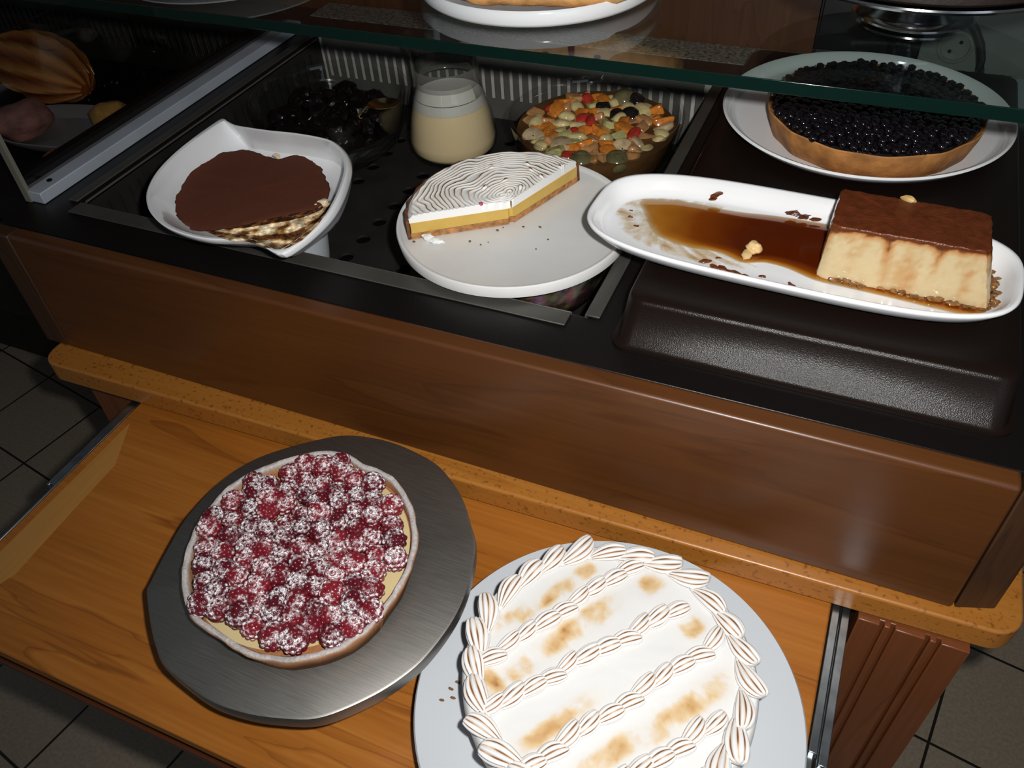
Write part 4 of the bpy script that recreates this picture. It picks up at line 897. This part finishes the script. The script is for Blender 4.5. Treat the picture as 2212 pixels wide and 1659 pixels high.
def berry_mat():
    m, nt, b = new_mat('raspberry with icing sugar')
    at = nt.nodes.new('ShaderNodeAttribute'); at.attribute_name = 'a'; ge = nt.nodes.new('ShaderNodeNewGeometry'); tc = nt.nodes.new('ShaderNodeTexCoord')
    sx = nt.nodes.new('ShaderNodeSeparateXYZ'); nt.links.new(ge.outputs['Normal'], sx.inputs[0])
    up = nt.nodes.new('ShaderNodeMapRange'); up.inputs['From Min'].default_value = .15; up.inputs['From Max'].default_value = .75; nt.links.new(sx.outputs['Z'], up.inputs['Value'])
    # sugar keeps to the gaps between the drupelets: the bead tops melt clear
    gp = nt.nodes.new('ShaderNodeMapRange'); gp.inputs['From Min'].default_value = .90; gp.inputs['From Max'].default_value = .74; nt.links.new(at.outputs['Fac'], gp.inputs['Value'])
    n = nt.nodes.new('ShaderNodeTexNoise'); n.inputs['Scale'].default_value = 70; n.inputs['Detail'].default_value = 3
    pos = nt.nodes.new('ShaderNodeVectorMath'); pos.operation = 'ADD'; pos.inputs[1].default_value = (3, 5, 7); nt.links.new(ge.outputs['Position'], pos.inputs[0]); nt.links.new(pos.outputs[0], n.inputs['Vector'])
    nr = nt.nodes.new('ShaderNodeMapRange'); nr.inputs['From Min'].default_value = .43; nr.inputs['From Max'].default_value = .56; nt.links.new(n.outputs['Fac'], nr.inputs['Value'])
    n4 = nt.nodes.new('ShaderNodeTexNoise'); n4.inputs['Scale'].default_value = 900; nt.links.new(tc.outputs['Object'], n4.inputs['Vector'])
    f4 = nt.nodes.new('ShaderNodeMapRange'); f4.inputs['From Min'].default_value = .36; f4.inputs['From Max'].default_value = .56; nt.links.new(n4.outputs['Fac'], f4.inputs['Value'])
    def mul(a_, b_):
        q = nt.nodes.new('ShaderNodeMath'); q.operation = 'MULTIPLY'; nt.links.new(a_, q.inputs[0]); nt.links.new(b_, q.inputs[1]); q.use_clamp = True; return q.outputs[0]
    gg = nt.nodes.new('ShaderNodeMath'); gg.operation = 'MAXIMUM'; nt.links.new(gp.outputs['Result'], gg.inputs[0])
    n5 = nt.nodes.new('ShaderNodeMapRange'); n5.inputs['From Min'].default_value = .60; n5.inputs['From Max'].default_value = .74; nt.links.new(n.outputs['Fac'], n5.inputs['Value']); nt.links.new(n5.outputs['Result'], gg.inputs[1])
    fac = mul(mul(mul(up.outputs['Result'], gg.outputs[0]), nr.outputs['Result']), f4.outputs['Result'])
    mx = nt.nodes.new('ShaderNodeMix'); mx.data_type = 'RGBA'; nt.links.new(fac, mx.inputs[0])
    oi = nt.nodes.new('ShaderNodeObjectInfo'); rc = nt.nodes.new('ShaderNodeValToRGB'); rc.color_ramp.elements[0].color = (.075, .005, .012, 1); rc.color_ramp.elements[1].color = (.21, .014, .024, 1); nt.links.new(oi.outputs['Random'], rc.inputs['Fac'])
    nt.links.new(rc.outputs['Color'], mx.inputs[6]); mx.inputs[7].default_value = (.88, .86, .88, 1)
    nt.links.new(mx.outputs[2], b.inputs['Base Color']); b.inputs['Roughness'].default_value = .32
    rm = nt.nodes.new('ShaderNodeMapRange'); rm.inputs['To Min'].default_value = .28; rm.inputs['To Max'].default_value = .9; nt.links.new(fac, rm.inputs['Value']); nt.links.new(rm.outputs['Result'], b.inputs['Roughness'])
    return m
bmat = berry_mat(); datas = []
def rlim(an): return min((((p - tcx).length, abs((math.atan2(p.y - tcx.y, p.x - tcx.x) - an + PI) % (2*PI) - PI)) for p in tl), key=lambda q: q[1])[0]
random.seed(17); sp_ = []; hx = .0204
for a in range(-8, 9):
    for b in range(-8, 9):
        x, y = (a + .5*(b % 2))*hx, b*hx*.866
        x += random.gauss(0, .0021); y += random.gauss(0, .0021)
        if math.hypot(x, y) < rlim(math.atan2(y, x))*.95 - .0065: sp_.append((tcx.x + x, tcx.y + y))
print('raspberries', len(sp_))
sp_ = sp_[:100] if len(sp_) > 100 else sp_
for i, (x, y) in enumerate(sp_):
    if i < 4: o = berry_mesh(i*1.9 + 1).build('raspberry', bmat, rt, loc=(0, 0, 0), sharp=80); datas.append(o.data)
    else: o = bpy.data.objects.new('raspberry', datas[i % 4]); col.objects.link(o); o.parent = rt
    o.location = Vector((x, y, .787 + random.uniform(-.001, .006))) - Vector((tcx.x, tcx.y, .7585)); o.rotation_euler = (random.gauss(0, .5), random.gauss(0, .5), random.uniform(0, 6.28)); s = random.uniform(1.0, 1.2); o.scale = (s, s, s)

# ------------------------------------------------------------------ meringue cake on a white plate
WX, WY = -.0870, .3181
p = thing('cake_plate', (WX, WY, .6885), 'large plain white cake plate at the front edge of the pull-out shelf', 'plate')
g = G(); Rw = .1706
g.lathe([(.001, .6890), (.088, .6890), (.092, .6885), (.098, .6885), (.10, .694), (.106, .708), (.12, .7185), (Rw-.002, .7268), (Rw, .7285), (Rw-.0015, .7305), (Rw-.006, .7300), (.125, .7255), (.115, .7245), (.06, .7245), (.001, .7245)], WX, WY, 128)
g.build('plate_body', plain('white cake plate', (.51, .54, .57), .3, spec=.4), p, sharp=50)
MX, MY, MR = -.0885, .3245, .1262
mc = thing('meringue_cake', (MX, MY, .7248), 'round white meringue cake with piped toasted borders on a white plate', 'cake')
g = G(); g.lathe([(.001, .7262), (.119, .7262), (.1205, .728), (.1205, .742), (.001, .742)], MX, MY, 96); g.build('cake_base', plain('pink sponge', (.42, .13, .10), .6, var=.4, vscale=80), mc)
PATCH = [(-.125, .352, .055, .014), (-.176, .345, .014, .011), (-.172, .274, .012, .022), (-.158, .296, .016, .012), (-.112, .264, .050, .011), (-.018, .315, .060, .013), (-.070, .247, .055, .012), (-.032, .387, .014, .012), (-.077, .417, .016, .013), (-.138, .407, .015, .010), (-.157, .375, .032, .010), (-.19, .33, .02, .008)]
dirv = Vector((.54, .84)).normalized()
dirv = Vector((.50, .78)).normalized()
def toast_at(x, y):
    t = 0
    for px_, py_, ln, wd in PATCH:
        ln *= 1.25; wd *= 1.15; dx, dy = x-px_, y-py_; u = dx*dirv.x + dy*dirv.y; v = -dx*dirv.y + dy*dirv.x
        e = math.exp(-((u/(ln*.62))**4) - (v/(wd*.72))**4)
        t = max(t, e*(.55 + .55*fbm(x, y, 0, 55)))
    return min(1, max(0, t))
g = G(); loops = []; at_ = []
prof = [(.1205, .730), (.1225, .734), (.1245, .748), (.1255, .762), (.1250, .772), (.1225, .7775)] + [(.1225*s, .7785) for s in (.985, .96, .93, .9, .86, .82, .78, .74, .70, .66, .62, .58, .54, .5, .46, .42, .38, .34, .3, .26, .22, .18, .14, .1, .06, .03, .005)]
n = 200
for rr, z in prof:
    L, A = [], []
    for j in range(n):
        a = 2*PI*j/n; x, y = MX + rr*math.cos(a), MY + rr*math.sin(a); tt = toast_at(x, y) if z > .777 else 0
        L.append((x, y, z + .0010*fbm(x, y, z, 30) + .0006*nz(x, y, 0, 240)*tt)); A.append(tt)
    loops.append(L); at_.append(A)
g.loft(loops, cap1=True, attrs=at_)
white_t = [(0, (.66, .655, .645)), (.22, (.65, .625, .585)), (.5, (.62, .46, .27)), (.8, (.50, .29, .115)), (1, (.30, .14, .045))]
g.build('meringue_coat', ramp_attr('torched meringue', white_t, .55, spec=.35, noise_amt=.22, nscale=260), mc, sharp=70)
shell_m = ramp_attr('piped meringue', [(0, (.70, .695, .69)), (.45, (.69, .66, .62)), (.68, (.56, .40, .26)), (.88, (.30, .145, .07)), (1, (.17, .075, .035))], .5, spec=.35, noise_amt=.10, nscale=200)
def shell_mesh(seed, hook):
    """ridged piped shell: fat head at +x, tail at -x"""
    g = G(); n = 56; m = 26; loops = []; at_ = []; rnd = random.Random(seed); rid = 9
    for i in range(m+1):
        t = i/m; x = .017 - .034*t
        w_ = (.0098*math.sin(PI*min(1, (t*.9 + .07)))**.55)*(1 - .62*t**1.5) if i else .002
        if i == m: w_ = .0008
        bend = hook*(1-t)**3*.006; L, A = [], []
        for j in range(n):
            a = 2*PI*j/n; s_ = math.cos(rid*a + .5*math.sin(2.2*t) + seed); k = 1 + .13*s_*min(1, 5*(1-t))
            yy, zz = w_*k*math.cos(a) + bend, w_*k*math.sin(a)*1.0
            L.append((x, yy, zz + .003*(1-t))); v = max(0, -s_)**1.1
            A.append(v*(1.25 if .04 < t < .9 else .4)*(.85 + .45*nz(x*90, a, seed)) + (.35 if i < 2 else 0)*rnd.random())
        loops.append(L); at_.append(A)
    g.loft(loops, True, True, attrs=at_); return g
sdat = []
def shell(x, y, z, ang, s, var, pitch=0):
    if len(sdat) < 4:
        o = shell_mesh(len(sdat)*1.3, (-1, 1, .5, -.5)[len(sdat)]).build('piped_shell', shell_m, mc, loc=(0, 0, 0), sharp=80); sdat.append(o.data)
    else: o = bpy.data.objects.new('piped_shell', sdat[var % 4]); col.objects.link(o); o.parent = mc
    o.location = Vector((x, y, z)) - Vector((MX, MY, .7248)); o.rotation_euler = (random.uniform(-.25, .25), pitch, ang); o.scale = (s, s*.95, s*.8)
random.seed(31); NB = 27
for i in range(NB):
    a = 2*PI*i/NB + .05; rr = .1135
    if True: shell(MX + rr*math.cos(a), MY + rr*math.sin(a), .7805, a - PI/2 + .35, random.uniform(1.08, 1.24), i)
ROWS = [((-.192, .286), (-.098, .430), 9), ((-.172, .247), (-.046, .402), 11), ((-.137, .199), (-.006, .384), 12), ((-.081, .199), (.010, .314), 8)]
for q, (p0, p1, nn) in enumerate(ROWS):
    p0, p1 = Vector(p0), Vector(p1); dd = p1-p0; a = math.atan2(dd.y, dd.x)
    for i in range(nn):
        c = p0.lerp(p1, (i+.5)/nn); shell(c.x + random.uniform(-.001, .001), c.y, .7802, a + random.uniform(-.12, .12), random.uniform(.86, 1.0), i+q)
for i, (x, y) in enumerate(((-.205, .291), (-.2085, .283), (-.203, .276), (-.2115, .2705))):
    s = .0022; g = G(); g.ico((x - .012, y - .005, .7275 + s*.4), (s*1.4, s*.7, s*.5), 1, None, .5, i)
    tag(g.build('cake_crumb', cbm, loc=(x - .012, y - .005, .7265)), 'brown crumb on the white cake plate left of the meringue cake', 'crumb', 'crumbs left of the meringue cake')
